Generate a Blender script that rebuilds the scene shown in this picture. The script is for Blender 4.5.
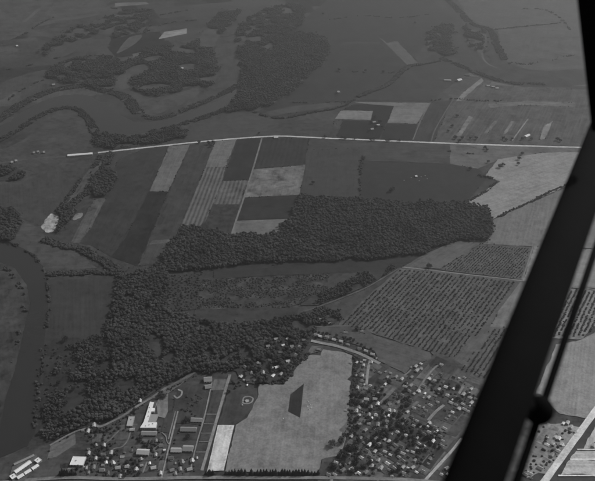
import bpy, bmesh, math, random
import numpy as np
from mathutils import Vector, Matrix, noise as mnoise

random.seed(7)
rng = np.random.default_rng(7)
scene = bpy.context.scene
for o in list(bpy.data.objects):
    bpy.data.objects.remove(o, do_unlink=True)
C = scene.collection
R = math.radians

# ------------------------------------------------------------------ camera
CAM_H = 1250.0
SC = CAM_H / 900.0              # plan widths below were drawn for 900 m
PITCH = R(31.2)
FPX = 760.0                      # focal length in photograph pixels (595 wide)
cam = bpy.data.cameras.new('camera')
cam.sensor_width = 36.0
cam.lens = 36.0 * FPX / 595.0
cam.clip_start = 0.05
cam.clip_end = 60000
cam.dof.use_dof = True
cam.dof.focus_distance = 18.0
cam.dof.aperture_fstop = 3.7
camo = bpy.data.objects.new('camera', cam)
camo.location = (0, 0, CAM_H)
camo.rotation_euler = (math.pi / 2 - PITCH, 0, 0)
C.objects.link(camo)
scene.camera = camo

# ------------------------------------------------------------------ light
SUN_EL, SUN_AZ = R(39), R(54)     # azimuth from +Y (view direction) towards +X (right)
world = bpy.data.worlds.new('World')
scene.world = world
world.use_nodes = True
wn = world.node_tree
wn.nodes.clear()
sky = wn.nodes.new('ShaderNodeTexSky')
sky.sky_type = 'NISHITA'
sky.sun_disc = False
sky.sun_elevation = SUN_EL
sky.sun_rotation = SUN_AZ
sky.air_density = 1.2
sky.dust_density = 2.5
bwn = wn.nodes.new('ShaderNodeRGBToBW')          # monochrome film
bgn = wn.nodes.new('ShaderNodeBackground')
bgn.inputs['Strength'].default_value = 0.10
won = wn.nodes.new('ShaderNodeOutputWorld')
wn.links.new(sky.outputs[0], bwn.inputs[0])
wn.links.new(bwn.outputs[0], bgn.inputs['Color'])
wn.links.new(bgn.outputs[0], won.inputs['Surface'])

sun = bpy.data.lights.new('sun', 'SUN')
sun.energy = 2.7
sun.angle = R(0.6)
suno = bpy.data.objects.new('sun', sun)
sdir = Vector((math.sin(SUN_AZ) * math.cos(SUN_EL), math.cos(SUN_AZ) * math.cos(SUN_EL), math.sin(SUN_EL)))
suno.rotation_euler = sdir.to_track_quat('Z', 'Y').to_euler()
suno.location = (500, 500, 2500)
C.objects.link(suno)

scene.view_settings.view_transform = 'Standard'
scene.view_settings.look = 'None'
scene.view_settings.gamma = 1.0
scene.view_settings.exposure = 0.0
scene.view_settings.use_curve_mapping = False

HAZE_D = 1.25e-4
HAZE_G = 0.78
HAZE_S = 0.30        # rough radiance of thick haze, for turning film tones into albedo
HAZE_A = 0.03
ILLUM = 0.87          # rough radiance of a white ground

# ------------------------------------------------------------------ projection helpers
FWD = np.array([0, math.cos(PITCH), -math.sin(PITCH)])
UP = np.array([0, math.sin(PITCH), math.cos(PITCH)])

def ray(px, py):
    return np.array([1.0, 0, 0]) * ((px - 297.5) / FPX) + FWD + UP * ((240.5 - py) / FPX)

def at(px, py, z=0.0):
    """ground point seen at a place of the photograph"""
    d = ray(px, py)
    t = (CAM_H - z) / -d[2]
    return np.array([d[0] * t, d[1] * t])

def mpp(px, py):
    d = ray(px, py)
    return (CAM_H / -d[2]) / FPX

def dist_at(px, py):
    d = ray(px, py)
    return (CAM_H / -d[2]) * np.linalg.norm(d)

def lin(s):
    s /= 255.0
    return s / 12.92 if s <= 0.04045 else ((s + 0.055) / 1.055) ** 2.4

def albedo(tone, px, py):
    T = math.exp(-HAZE_D * dist_at(px, py))
    d = ray(px, py)
    ct = float(np.array(sdir) @ d / np.linalg.norm(d))
    ph = (1 - HAZE_G ** 2) / (1 + HAZE_G ** 2 - 2 * HAZE_G * ct) ** 1.5
    tone = tone * 1.05 + 3
    a = (lin(tone) - (HAZE_S * ph + HAZE_A) * (1 - T)) / (T * ILLUM)
    return min(0.85, max(0.018, a))

# ------------------------------------------------------------------ materials
def new_mat(name):
    m = bpy.data.materials.new(name)
    m.use_nodes = True
    nt = m.node_tree
    b = nt.nodes['Principled BSDF']
    b.inputs['Roughness'].default_value = 0.9
    b.inputs['Specular IOR Level'].default_value = 0.15
    return m, nt, b

def N(nt, t, **kw):
    n = nt.nodes.new(t)
    for k, v in kw.items():
        setattr(n, k, v)
    return n

def mth(nt, op, a, b=None, clamp=False):
    n = N(nt, 'ShaderNodeMath', operation=op)
    n.use_clamp = clamp
    for i, v in enumerate((a, b)):
        if v is None:
            continue
        if isinstance(v, (int, float)):
            n.inputs[i].default_value = v
        else:
            nt.links.new(v, n.inputs[i])
    return n.outputs[0]

def grey(nt, val_socket, b):
    cb = N(nt, 'ShaderNodeCombineColor')
    for i in range(3):
        nt.links.new(val_socket, cb.inputs[i])
    nt.links.new(cb.outputs[0], b.inputs['Base Color'])

def noise(nt, vec, scale, detail=4.0, rough=0.55):
    n = N(nt, 'ShaderNodeTexNoise')
    n.inputs['Scale'].default_value = scale
    n.inputs['Detail'].default_value = detail
    n.inputs['Roughness'].default_value = rough
    nt.links.new(vec, n.inputs['Vector'])
    return n.outputs['Fac']

def field_mat(name, a, var=0.25, big=0.012, ang=0.0, streak=0.25, stripe=None, fine=0.25, blotch=0.0):
    """a: albedo; var: slow mottling; streak: drilling lines along ang; stripe: (period, amount) of strip crops"""
    m, nt, b = new_mat(name)
    pos = N(nt, 'ShaderNodeNewGeometry').outputs['Position']
    off = N(nt, 'ShaderNodeVectorMath', operation='ADD')
    nt.links.new(pos, off.inputs[0])
    off.inputs[1].default_value = (random.uniform(0, 3000), random.uniform(0, 3000), 0)
    p = off.outputs[0]
    f = mth(nt, 'MULTIPLY_ADD', mth(nt, 'SUBTRACT', noise(nt, p, big, 6, 0.6), 0.5), 6.0 * var)
    nt.nodes[-1].inputs[2].default_value = 1.0
    mp = N(nt, 'ShaderNodeMapping')
    mp.vector_type = 'TEXTURE'
    mp.inputs['Rotation'].default_value = (0, 0, ang)
    mp.inputs['Scale'].default_value = (30.0, 1.0, 1.0)
    nt.links.new(p, mp.inputs['Vector'])
    s = noise(nt, mp.outputs[0], 0.16, 3, 0.6)
    f = mth(nt, 'ADD', f, mth(nt, 'MULTIPLY', mth(nt, 'SUBTRACT', s, 0.5), 3.6 * streak))
    f = mth(nt, 'ADD', f, mth(nt, 'MULTIPLY', mth(nt, 'SUBTRACT', noise(nt, p, 0.2, 4, 0.75), 0.5), 5.0 * fine))
    f = mth(nt, 'ADD', f, mth(nt, 'MULTIPLY', mth(nt, 'SUBTRACT', noise(nt, p, 0.045, 4, 0.65), 0.5), 4.0 * (var + fine) * 0.7))
    if blotch:
        bl = noise(nt, p, 0.03, 3, 0.5)
        bl = mth(nt, 'MULTIPLY', mth(nt, 'SUBTRACT', bl, 0.53), 6.0, True)
        f = mth(nt, 'ADD', f, mth(nt, 'MULTIPLY', bl, blotch))
    if stripe:
        period, amt = stripe
        dt = N(nt, 'ShaderNodeVectorMath', operation='DOT_PRODUCT')
        nt.links.new(pos, dt.inputs[0])
        dt.inputs[1].default_value = (-math.sin(ang) * 2 * math.pi / period, math.cos(ang) * 2 * math.pi / period, 0)
        wob = mth(nt, 'MULTIPLY', noise(nt, p, 0.01, 2), 1.5)
        sn = mth(nt, 'SINE', mth(nt, 'ADD', dt.outputs['Value'], wob))
        f = mth(nt, 'ADD', f, mth(nt, 'MULTIPLY', sn, amt))
    f = mth(nt, 'MULTIPLY', mth(nt, 'MAXIMUM', f, 0.15), a)
    grey(nt, f, b)
    return m

def plain_mat(name, a, var=0.15, scale=0.6, rough=0.85, rnd=0.0, spec=0.2):
    m, nt, b = new_mat(name)
    b.inputs['Roughness'].default_value = rough
    b.inputs['Specular IOR Level'].default_value = spec
    tc = N(nt, 'ShaderNodeTexCoord').outputs['Object']
    f = mth(nt, 'MULTIPLY', mth(nt, 'SUBTRACT', noise(nt, tc, scale, 4, 0.65), 0.5), 2.4 * var)
    f = mth(nt, 'ADD', f, 1.0)
    if rnd:
        oi = N(nt, 'ShaderNodeObjectInfo').outputs['Random']
        f = mth(nt, 'ADD', f, mth(nt, 'MULTIPLY', mth(nt, 'SUBTRACT', oi, 0.5), 2 * rnd))
    grey(nt, mth(nt, 'MULTIPLY', mth(nt, 'MAXIMUM', f, 0.1), a), b)
    return m

def leaf_mat(name, a, rnd=0.35):
    m, nt, b = new_mat(name)
    b.inputs['Roughness'].default_value = 0.75
    geo = N(nt, 'ShaderNodeNewGeometry')
    oi = N(nt, 'ShaderNodeObjectInfo').outputs['Random']
    f = mth(nt, 'ADD', 1.0, mth(nt, 'MULTIPLY', mth(nt, 'SUBTRACT', oi, 0.5), 2 * rnd))
    isl = mth(nt, 'MULTIPLY', mth(nt, 'SUBTRACT', geo.outputs['Random Per Island'], 0.5), 0.7)
    f = mth(nt, 'ADD', f, isl)
    f = mth(nt, 'ADD', f, mth(nt, 'MULTIPLY', mth(nt, 'SUBTRACT', noise(nt, geo.outputs['Position'], 0.5, 3), 0.5), 1.2))
    # stands of different species: slow change of leaf tone across a wood
    f = mth(nt, 'ADD', f, mth(nt, 'MULTIPLY', mth(nt, 'SUBTRACT', noise(nt, geo.outputs['Position'], 0.012, 3), 0.5), 1.3))
    grey(nt, mth(nt, 'MULTIPLY', mth(nt, 'MAXIMUM', f, 0.2), a), b)
    return m

M_wood_leaf = leaf_mat('woodland_leaves', 0.088, 0.3)
M_far_leaf = leaf_mat('distant_leaves', 0.095, 0.2)
M_bush_leaf = leaf_mat('scrub_leaves', 0.075)
M_tree_leaf = leaf_mat('tree_leaves', 0.058)
M_orch_leaf = leaf_mat('orchard_leaves', 0.10)
M_con_leaf = leaf_mat('conifer_needles', 0.042)
M_bark = plain_mat('bark', 0.09, 0.3, 2.0)
M_black = plain_mat('black_enamel', 0.0042, 0.3, 8.0, 0.9, spec=0.03)
M_wall = plain_mat('painted_wall', 0.42, 0.15, 0.5, rnd=0.4)
M_brick = plain_mat('chimney_brick', 0.22, 0.3, 2.0)
M_glass = plain_mat('window_glass', 0.03, 0.2, 1.0, 0.15, spec=0.5)
ROOFS = {
    'white': plain_mat('white_roof', 0.52, 0.16, 0.4, rnd=0.2),
    'pale': plain_mat('pale_roof', 0.45, 0.18, 0.4, rnd=0.2),
    'grey': plain_mat('grey_roof', 0.25, 0.22, 0.4, rnd=0.3),
    'dark': plain_mat('dark_roof', 0.10, 0.25, 0.4, rnd=0.3),
    'bright': plain_mat('whitewashed_roof', 0.85, 0.06, 0.3),
}

# ------------------------------------------------------------------ object helpers
def mesh_obj(name, verts, faces, mat, parent=None, smooth=False, loc=(0, 0, 0)):
    me = bpy.data.meshes.new(name)
    me.from_pydata([tuple(v) for v in verts], [], faces)
    me.update()
    if smooth:
        me.polygons.foreach_set('use_smooth', [True] * len(me.polygons))
    if mat:
        me.materials.append(mat)
    o = bpy.data.objects.new(name, me)
    C.objects.link(o)
    o.location = loc
    if parent:
        o.parent = parent
    return o

def tag(o, label=None, cat=None, group=None, kind=None):
    if label: o['label'] = label
    if cat: o['category'] = cat
    if group: o['group'] = group
    if kind: o['kind'] = kind
    return o

def empty(name, loc, rz=0.0):
    o = bpy.data.objects.new(name, None)
    o.empty_display_size = 1.0
    o.location = loc
    o.rotation_euler = (0, 0, rz)
    C.objects.link(o)
    return o

def inpoly(P, poly):
    x, y = P[:, 0], P[:, 1]
    ins = np.zeros(len(P), bool)
    n = len(poly)
    for i in range(n):
        x1, y1 = poly[i]
        x2, y2 = poly[(i + 1) % n]
        if y1 == y2:
            continue
        c = ((y1 > y) != (y2 > y)) & (x < (x2 - x1) * (y - y1) / (y2 - y1) + x1)
        ins ^= c
    return ins

def catmull(pts, closed, n=6):
    pts = [np.array(p, float) for p in pts]
    out = []
    L = len(pts)
    rngi = range(L) if closed else range(L - 1)
    for i in rngi:
        if closed:
            p0, p1, p2, p3 = pts[i - 1], pts[i], pts[(i + 1) % L], pts[(i + 2) % L]
        else:
            p1, p2 = pts[i], pts[i + 1]
            p0 = pts[i - 1] if i else 2 * p1 - p2
            p3 = pts[i + 2] if i + 2 < L else 2 * p2 - p1
        for k in range(n):
            t = k / n
            out.append(0.5 * (2 * p1 + (p2 - p0) * t + (2 * p0 - 5 * p1 + 4 * p2 - p3) * t * t + (3 * p1 - p0 - 3 * p2 + p3) * t ** 3))
    if not closed:
        out.append(pts[-1])
    return out

SHEETS = []          # (bbox, level): every sheet lies 3 cm above those it overlaps
def level_for(poly):
    a = np.array(poly)
    bb = (a[:, 0].min(), a[:, 1].min(), a[:, 0].max(), a[:, 1].max())
    lv = 0
    for b, l in SHEETS:
        if bb[0] <= b[2] and bb[2] >= b[0] and bb[1] <= b[3] and bb[3] >= b[1]:
            lv = max(lv, l)
    SHEETS.append((bb, lv + 1))
    return 0.03 * (lv + 1)

def rough_edges(poly, step, amp):
    out = []
    n = len(poly)
    for i in range(n):
        a, b = np.array(poly[i]), np.array(poly[(i + 1) % n])
        L = np.linalg.norm(b - a)
        k = max(1, min(60, int(L / step)))
        d = (b - a) / max(L, 1e-6)
        nn = np.array([-d[1], d[0]])
        for j in range(k):
            p = a + (b - a) * j / k
            w = amp * (mnoise.noise(Vector((p[0] * 0.03, p[1] * 0.03, 0))) * 1.6 + mnoise.noise(Vector((p[0] * 0.15, p[1] * 0.15, 5))))
            out.append(p + nn * w)
    return out

def sheet(name, poly, mat, label=None, cat='field', step=14.0, amp=1.2):
    poly = rough_edges(poly, step, amp)
    z = level_for(poly)
    cx, cy = np.mean(np.array(poly), axis=0)
    bm = bmesh.new()
    vs = [bm.verts.new((p[0] - cx, p[1] - cy, 0)) for p in poly]
    f = bm.faces.new(vs)
    f.normal_update()
    if f.normal.z < 0:
        f.normal_flip()
    bmesh.ops.triangulate(bm, faces=[f])
    me = bpy.data.meshes.new(name)
    bm.to_mesh(me)
    bm.free()
    me.materials.append(mat)
    o = bpy.data.objects.new(name, me)
    o.location = (cx, cy, z)
    C.objects.link(o)
    o['kind'] = 'structure'
    if label:
        o['label'] = label
    return o

def longest_angle(poly):
    best, ang = 0, 0
    for i in range(len(poly)):
        d = np.array(poly[(i + 1) % len(poly)]) - np.array(poly[i])
        L = np.linalg.norm(d)
        if L > best:
            best, ang = L, math.atan2(d[1], d[0])
    return ang

FIELD_POLYS = []
def field(name, tone, pts, label, smooth=False, direc=None, stripe=None, amp=2.0, **kw):
    """pts in photograph pixels, laid on the ground"""
    c = np.mean(np.array(pts, float), axis=0)
    poly = [at(*p) for p in pts]
    if smooth:
        poly = catmull(poly, True, 6)
    if direc:
        d = at(*direc[1]) - at(*direc[0])
        ang = math.atan2(d[1], d[0])
    else:
        ang = longest_angle(poly)
    m = field_mat(name + '_soil', albedo(tone, min(595, max(0, c[0])), min(481, max(0, c[1]))), ang=ang, stripe=stripe, **kw)
    if name == 'field' and c[1] > 100 and not (220 < c[0] < 352 and c[1] > 345):
        FIELD_POLYS.append(poly)
    return sheet(name, poly, m, label, amp=amp, step=9.0)

def ribbon_poly(pts, w):
    pts = [np.array(p, float) for p in pts]
    L, Rr = [], []
    for i, p in enumerate(pts):
        d = pts[min(i + 1, len(pts) - 1)] - pts[max(i - 1, 0)]
        d = d / np.linalg.norm(d)
        n = np.array([-d[1], d[0]])
        ww = w[i] if isinstance(w, (list, tuple)) else w
        L.append(p + n * ww / 2)
        Rr.append(p - n * ww / 2)
    return L + Rr[::-1]

ROADS = []
def road(name, tone, pts, width, label, smooth=True, amp=0.3, **kw):
    w = [at(*p) for p in pts]
    if smooth and len(w) > 2:
        w = catmull(w, False, 6)
    c = pts[len(pts) // 2]
    width = width * SC
    ROADS.append((np.array(w), width))
    d = w[-1] - w[0]
    kw.setdefault('var', 0.15)
    kw.setdefault('streak', 0.15)
    m = field_mat(name + '_surface', albedo(tone, min(595, max(0, c[0])), min(481, max(0, c[1]))), ang=math.atan2(d[1], d[0]), **kw)
    return sheet(name, ribbon_poly(w, width), m, label, step=8.0, amp=amp)

# ------------------------------------------------------------------ ground
GS = 30000.0
gm = field_mat('ground_soil', albedo(64, 300, 240), var=0.35, big=0.0035, streak=0.1, fine=0.3)
ground = mesh_obj('ground', [(-GS, -GS, 0), (GS, -GS, 0), (GS, GS, 0), (-GS, GS, 0)], [(0, 1, 2, 3)], gm)
tag(ground, 'broad flat farmland reaching to the horizon', kind='structure')

# ------------------------------------------------------------------ fields (far to near)
def patchwork(corner_px, ang, cw, ch, tone, dt, keep, label, amp=4.0):
    """faint field pattern of the far land: uneven quads on a slanting grid"""
    poly = [at(*p) for p in corner_px]
    a = np.array(poly)
    u = np.array([math.cos(ang), math.sin(ang)]); v = np.array([-u[1], u[0]])
    i0, i1, j0, j1 = (a @ u).min(), (a @ u).max(), (a @ v).min(), (a @ v).max()
    j = j0
    while j < j1:
        hh = ch * random.uniform(0.5, 1.6)
        i = i0 - random.uniform(0, cw)
        while i < i1:
            ww = cw * random.uniform(0.4, 1.7)
            c = u * (i + ww / 2) + v * (j + hh / 2)
            if random.random() < keep and inpoly(np.array([c]), poly)[0]:
                q = [u * x + v * y for x, y in ((i, j), (i + ww - 3, j), (i + ww - 3 + random.uniform(-.2, .2) * ww, j + hh - 3), (i + random.uniform(-.2, .2) * ww, j + hh - 3))]
                px = px_of(c)
                m = field_mat('field_soil', albedo(tone + random.uniform(-dt, dt), *px), var=0.3, ang=ang + random.choice([0, math.pi / 2]), streak=0.35)
                sheet('field', q, m, label, amp=amp)
            i += ww
        j += hh

def px_of(w):
    d = np.array([w[0], w[1], -CAM_H])
    z = d @ FWD
    return 297.5 + FPX * d[0] / z, 240.5 - FPX * (d @ UP) / z

patchwork([(-40, -10), (225, -10), (215, 60), (120, 100), (40, 100), (-60, 130)], 0.35, 240, 160, 67, 9, 0.8, 'one of the faint fields of the far upper left')
patchwork([(440, -10), (640, -10), (640, 140), (440, 140)], 1.1, 330, 110, 84, 9, 0.7, 'one of the faint fields of the far upper right')
patchwork([(300, -8), (430, -8), (400, 70), (340, 100), (280, 108)], 0.15, 420, 240, 66, 4, 0.7, 'one of the faint fields right of the largest far wood')
field('meadow', 73, [(-80, -12), (60, -12), (118, -6), (104, 8), (88, 17), (40, 26), (10, 40), (-80, 46)], 'hazy grey meadow in the far upper left corner', var=0.3)
for pts, t, lb in (
    ([(22, 22), (37, 9), (40, 10), (26, 22)], 80, 'thin pale strip of meadow in the far upper left, beside a longer one'),
    ([(45, 13), (53, 6), (56, 7), (48, 14)], 78, 'short pale strip of meadow in the far upper left'),
    ([(35, 22), (60, 19), (95, 14), (94, 16), (60, 21), (37, 24)], 76, 'long narrow pale meadow strip in the far upper left'),
    ([(115, 3), (146, 2), (149, 4), (115, 7)], 90, 'pale narrow field at the very top left'),
    ([(164, 32), (186.5, 28.5), (187, 33.5), (159, 39)], 112, 'small bright oblong field alone in the far upper left'),
    ([(48, 57), (54, 48), (76, 41), (77, 49), (60, 58)], 71, 'rounded grey meadow among far woods at left'),
    ([(85, 49), (89, 38), (110, 37), (105, 49), (90, 56)], 70, 'grey meadow between two far woods at left'),
    ([(117, 52), (128.5, 38), (142, 35), (136, 43), (121, 52)], 78, 'slanting pale field left of the bright oblong field'),
    ([(132, 54), (147, 51), (141, 57), (134, 57)], 86, 'tiny pale field below the bright oblong field'),
    ([(115, 86), (120, 75), (131, 73), (132, 85), (125, 89)], 74, 'small rounded clearing inside the far left wood'),
    ([(115, 95), (135, 93), (152, 100), (175, 94), (198, 87), (202, 89), (192, 99), (175, 107), (155, 115), (140, 114), (128, 104)], 71, 'long curved meadow beside the far wooded river'),
    ([(215.5, 48), (232, 43), (234, 55), (238, 73), (233, 83), (218, 93), (193, 105), (198, 99.5), (213, 87), (219, 76), (217, 60)], 70, 'crescent shaped meadow left of the large far wood'),
    ([(226, 27), (245, 15), (263, 5), (268, 5), (250, 16), (230, 28)], 72, 'pale slanting strip at the top above the crescent meadow'),
    ([(0, 84), (20, 76), (45, 70), (48, 75), (25, 84), (8, 96), (0, 99)], 68, 'grey meadow strip at the left edge above the wooded river'),
    ([(26, 84), (50, 76), (58, 84), (40, 95), (20, 104)], 68, 'mottled meadow with a lone barn above the wooded river'),
):
    field('meadow', t, pts, lb, smooth=len(pts) > 4, var=0.25)

RLO = [(-60, 158), (0, 139), (24, 125), (48, 111), (73, 107), (87, 117), (95, 131), (121, 135), (145, 132), (177, 124), (205, 115), (226, 106), (238, 92)]
RHI = [(-60, 138), (0, 120), (24, 104), (52, 92), (81, 88), (105, 92), (125, 99), (137, 113), (150, 117), (170, 115), (194, 105), (218, 95), (238, 85)]
RUP = [(h[0] + 0.34 * (l[0] - h[0]), h[1] + 0.34 * (l[1] - h[1])) for l, h in zip(RLO, RHI)]
field('river_water', 43, RLO + RUP[::-1],
      'broad dark river bend in the far left valley', smooth=True, var=0.1, streak=0.05, fine=0.06, amp=6.0)
field('meadow', 66, [(-60, 185), (-60, 150), (0, 150), (40, 128), (60, 110), (75, 108), (90, 118), (98, 132), (90, 150), (60, 163), (30, 205), (0, 212)],
      'large smooth meadow inside the wooded river bend at left', var=0.25, smooth=True)
field('meadow', 69, [(184, 138), (200, 126.5), (223, 117.5), (236, 110.5), (251, 112.5), (263, 117.5), (261, 135), (238, 137.5), (188, 141)],
      'smooth rounded meadow between the road and the far wood', var=0.15)
field('field', 67, [(257, 112), (281, 99), (297, 87), (324, 62), (329, 50), (314, 34), (300, 22), (330, -2), (432, -4), (452, 20), (428, 40), (408, 66), (397, 77), (386, 86), (365, 94), (340, 105), (300, 114), (270, 117)],
      'very large dull field right of the large far wood', var=0.2, streak=0.12)
field('field', 71, [(266, 112), (300, 105), (348, 101), (338, 106), (300, 112), (270, 116)], 'narrow pale field tongue above the creek trees', var=0.2)
field('field', 73, [(345, 41.5), (380, 42), (380, 44), (345, 43.5)], 'thin pale strip left of the slanting pale field')
field('field', 85, [(376, 35), (387, 43), (397, 41), (418, 63), (408, 66), (401, 59), (387, 45)], 'slanting pale field above the bend of the creek trees', var=0.2)
field('field', 70, [(412, 67), (444, 62), (470, 72), (458, 80), (430, 101), (354, 101), (386, 88), (399, 77)], 'grey field right of the slanting creek trees', var=0.2)
field('field', 97, [(354, 102), (430, 103), (417, 124), (387, 123), (394, 106), (365, 104)], 'pale field with a slanting right edge above the road', var=0.2)
field('field', 102, [(341, 110.5), (373, 111), (370.5, 120), (335, 119)], 'bright small oblong field above the road', var=0.15)
field('field', 56, [(354, 104.5), (365, 104.5), (394, 106.5), (387, 123), (371, 120.5), (373.5, 111), (342, 110)], 'dark field between two pale fields above the road')
field('field', 56, [(338, 120.5), (370, 121), (386, 123.5), (379, 140), (331, 137.5)], 'dark ploughed field along the far side of the road')
field('field', 68, [(335, 120), (343, 120), (336, 138), (329, 137)], 'narrow grey strip beside the dark ploughed field')
field('field', 59, [(387, 124), (417, 124.5), (413, 141), (380, 140)], 'dark oblong field below the pale slanting field')
field('field', 67, [(430, 103), (452, 100), (434, 142), (413, 141)], 'grey strip field right of the pale slanting field', streak=0.4)
field('field', 80, [(452, 100), (475, 84), (540, 88), (640, 92), (640, 149), (580, 146.5), (500, 144), (434, 142)], 'hazy patchwork fields above the road at right', var=0.3, streak=0.5, direc=((456, 136), (470, 116)))
field('field', 86, [(455, -14), (640, -14), (640, 88), (540, 86), (500, 80), (490, 55), (470, 25)], 'wide hazy meadow in the far upper right', var=0.25)
field('wetland', 76, [(428, -8), (452, -8), (466, 14), (480, 24), (498, 32), (500, 52), (512, 64), (545, 71), (600, 68), (600, 82), (545, 87), (500, 83), (470, 73), (440, 63), (427, 50), (427, 34), (440, 26), (450, 20), (440, 8)],
      'dark looping old river bed in the far upper right', smooth=True, var=0.3, amp=6.0)
field('wetland', 84, [(600, 52), (560, 57), (515, 61), (520, 66), (560, 66), (600, 62)], 'dim hazy band of damp meadow beside the strut', smooth=True, amp=6.0)
road('lane', 88, [(482, 50), (483, 58), (488, 64), (497, 68)], 7.0, 'pale curved bank of the old river bed')
road('lane', 84, [(472, 30), (480, 31), (486, 40), (484, 48)], 6.0, 'pale arc round the wood in the old river loop')
for pts, t, lb in (
    ([(456, 101), (463, 93), (481.5, 78), (483.5, 81), (461, 101)], 104, 'pale slanting strip right of the far bright barn'),
    ([(456, 136), (469, 116), (473, 117.5), (461, 136)], 102, 'pale narrow strip above the road, leftmost of the right group'),
    ([(484, 133), (494, 121), (498, 121), (488, 133)], 98, 'pale narrow strip above the road, second of the right group'),
    ([(503, 134), (511, 121), (514, 122), (506, 134)], 100, 'pale narrow strip above the road, third of the right group'),
    ([(539, 140), (544, 126), (553, 121), (545, 139)], 108, 'pale narrow strip above the road, nearest the aircraft strut'),
    ([(488, 104), (530, 101), (575, 103), (575, 107), (525, 105), (490, 108)], 94, 'long thin pale strip in the hazy right distance'),
):
    field('field', t, pts, lb, var=0.3)

# below the road
field('field', 57, [(118, 160), (143, 149), (170, 147), (149, 191), (128, 234), (111, 257), (92, 246), (80, 243), (102, 200), (112, 175)], 'dull dark field left of the pale strip below the road', var=0.2)
field('field', 88, [(169, 146.5), (190, 144.5), (168.5, 191.5), (149.5, 191.5)], 'pale strip field below the road, leftmost of the strips', var=0.15, streak=0.3)
field('field', 49, [(148.5, 191.5), (168, 191.5), (145, 250), (137, 266), (111, 257), (128, 234)], 'very dark strip field below the pale leftmost strip')
field('field', 61, [(190.5, 144.5), (215, 142), (205, 168), (181, 226), (173, 240), (160, 264), (138, 266), (148, 245), (168.5, 191.5)], 'long dark strip field right of the pale leftmost strip', streak=0.35)
field('field', 82, [(153, 240.5), (172, 239.5), (171, 243), (149.5, 244.5)], 'short pale cross strip near the lower end of the strips')
field('field', 64, [(149, 245), (170, 243.5), (159, 263.5), (138.5, 265.5)], 'small grey plot at the lower end of the strips')
field('field', 91, [(215.5, 141.5), (237, 139), (225.5, 167), (205, 167.5)], 'pale block field touching the road above the striped field', var=0.15)
SD = ((212, 168), (190, 224))
field('field', 80, [(205, 167.7), (225.5, 167.2), (222, 181), (213, 204), (206, 221), (200, 226), (181, 226)], 'long strip cropped field with bright and dark lines', direc=SD, stripe=(10.5 * SC, 0.36), var=0.15, streak=0.1)
field('field', 80, [(223, 181), (248, 180), (239.5, 204.5), (213, 204.5)], 'short strip cropped field right of the long striped one', direc=SD, stripe=(10.5 * SC, 0.28), var=0.3, streak=0.1)
field('field', 55, [(237.3, 139), (262, 138), (250, 180), (223, 181)], 'dark block field touching the road', streak=0.15)
field('field', 58, [(263, 138), (309, 139), (305, 165), (253, 168.5)], 'dark field with faint drilled rows below the white roadside house', direc=((290, 139), (284, 166)), stripe=(13 * SC, 0.14), streak=0.2)
field('field', 92, [(252, 170), (306, 165), (299, 195), (244, 197.6)], 'brightest stubble field in the middle of the strips', var=0.42, big=0.02, blotch=-0.15)
field('field', 54, [(244, 198), (299, 195.3), (289, 218.5), (237, 220.5)], 'dark field below the bright stubble field')
field('field', 88, [(237, 221), (289, 219), (277, 235), (232, 235.5)], 'pale oblong field against the wood', var=0.25)
field('field', 57, [(213, 205), (240, 205), (232, 235), (206, 230), (200, 226), (206, 221)], 'dark blotchy field between striped field and pale lane', var=0.4, blotch=0.5)
field('field', 68, [(309, 139), (450, 143.5), (452, 164), (362, 160.5), (363, 150), (308, 152)], 'grey grass strip along the near side of the road', var=0.25)
field('field', 65, [(308, 150), (363, 148), (361, 161), (360, 200), (299, 197), (306, 165)], 'grey square field right of the bright stubble field', var=0.15)
field('field', 60, [(362, 161), (450, 164), (478, 168), (487, 178), (466, 203), (440, 205), (359, 201)], 'dark square field above the long wood', var=0.12, streak=0.15)
field('field', 88, [(450, 144), (600, 148.5), (640, 150), (600, 155), (540, 153), (498, 160), (478, 169), (450, 164)], 'grey strip of land below the road at right', var=0.3)
field('field', 116, [(485, 176), (498, 159.5), (540, 153), (640, 151), (640, 162), (563, 188), (493, 219), (483, 209), (463, 204), (500, 182)], 'pale irregular field left of the aircraft strut', var=0.12)
field('field', 98, [(493, 220), (563, 189), (640, 165), (640, 250), (535, 247), (481, 244), (492, 233)], 'grey field below the slanting hedge at right', var=0.15)
field('field', 82, [(418, 258), (450, 243), (458, 241), (481, 244), (440, 269), (402, 267.5)], 'pale wedge field below the long wood', var=0.12)
field('field', 56, [(213, 268), (300, 261), (360, 259.5), (418, 256), (411, 263), (400, 267.5), (360, 273.5), (300, 274.5), (214, 279)], 'long narrow dark field below the long wood', var=0.15)
field('field', 61, [(200, 279.5), (300, 275), (327, 274), (327, 291), (300, 304), (280, 309), (195, 310)], 'rough mottled scrub field left of the orchard', var=0.5, big=0.03, blotch=0.3)
field('field', 64, [(328, 274.5), (360, 273), (330, 290), (327.5, 291)], 'small grey triangular field beside the scrub')
field('field', 59, [(165, 276), (205, 272), (200, 290), (195, 310), (168, 312)], 'grey open patch left of the scrub field', var=0.3)
field('field', 59, [(195, 310), (280, 308), (300, 308), (296, 318), (240, 324), (196, 322)], 'smooth grey grass strip above the lower wood')
field('orchard_ground', 80, [(400, 268.5), (428, 270), (460, 274), (522, 281.5), (498, 313), (490, 327), (506, 327), (487, 381), (455, 371), (430, 352), (371, 333), (338, 326), (341, 320)], 'grass under the rows of orchard trees', var=0.2)
field('orchard_ground', 79, [(481, 244.5), (533, 247.5), (522.5, 280), (440, 270)], 'grass under the finely planted orchard block', var=0.15)
field('field', 96, [(523, 282), (572, 286), (560, 338), (508, 328), (490, 327), (498, 313)], 'pale land beside the orchard along the strut', var=0.2)
field('field', 112, [(534, 247), (640, 252), (640, 292), (572, 287), (523, 281)], 'pale field behind the aircraft strut', var=0.12)
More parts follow.
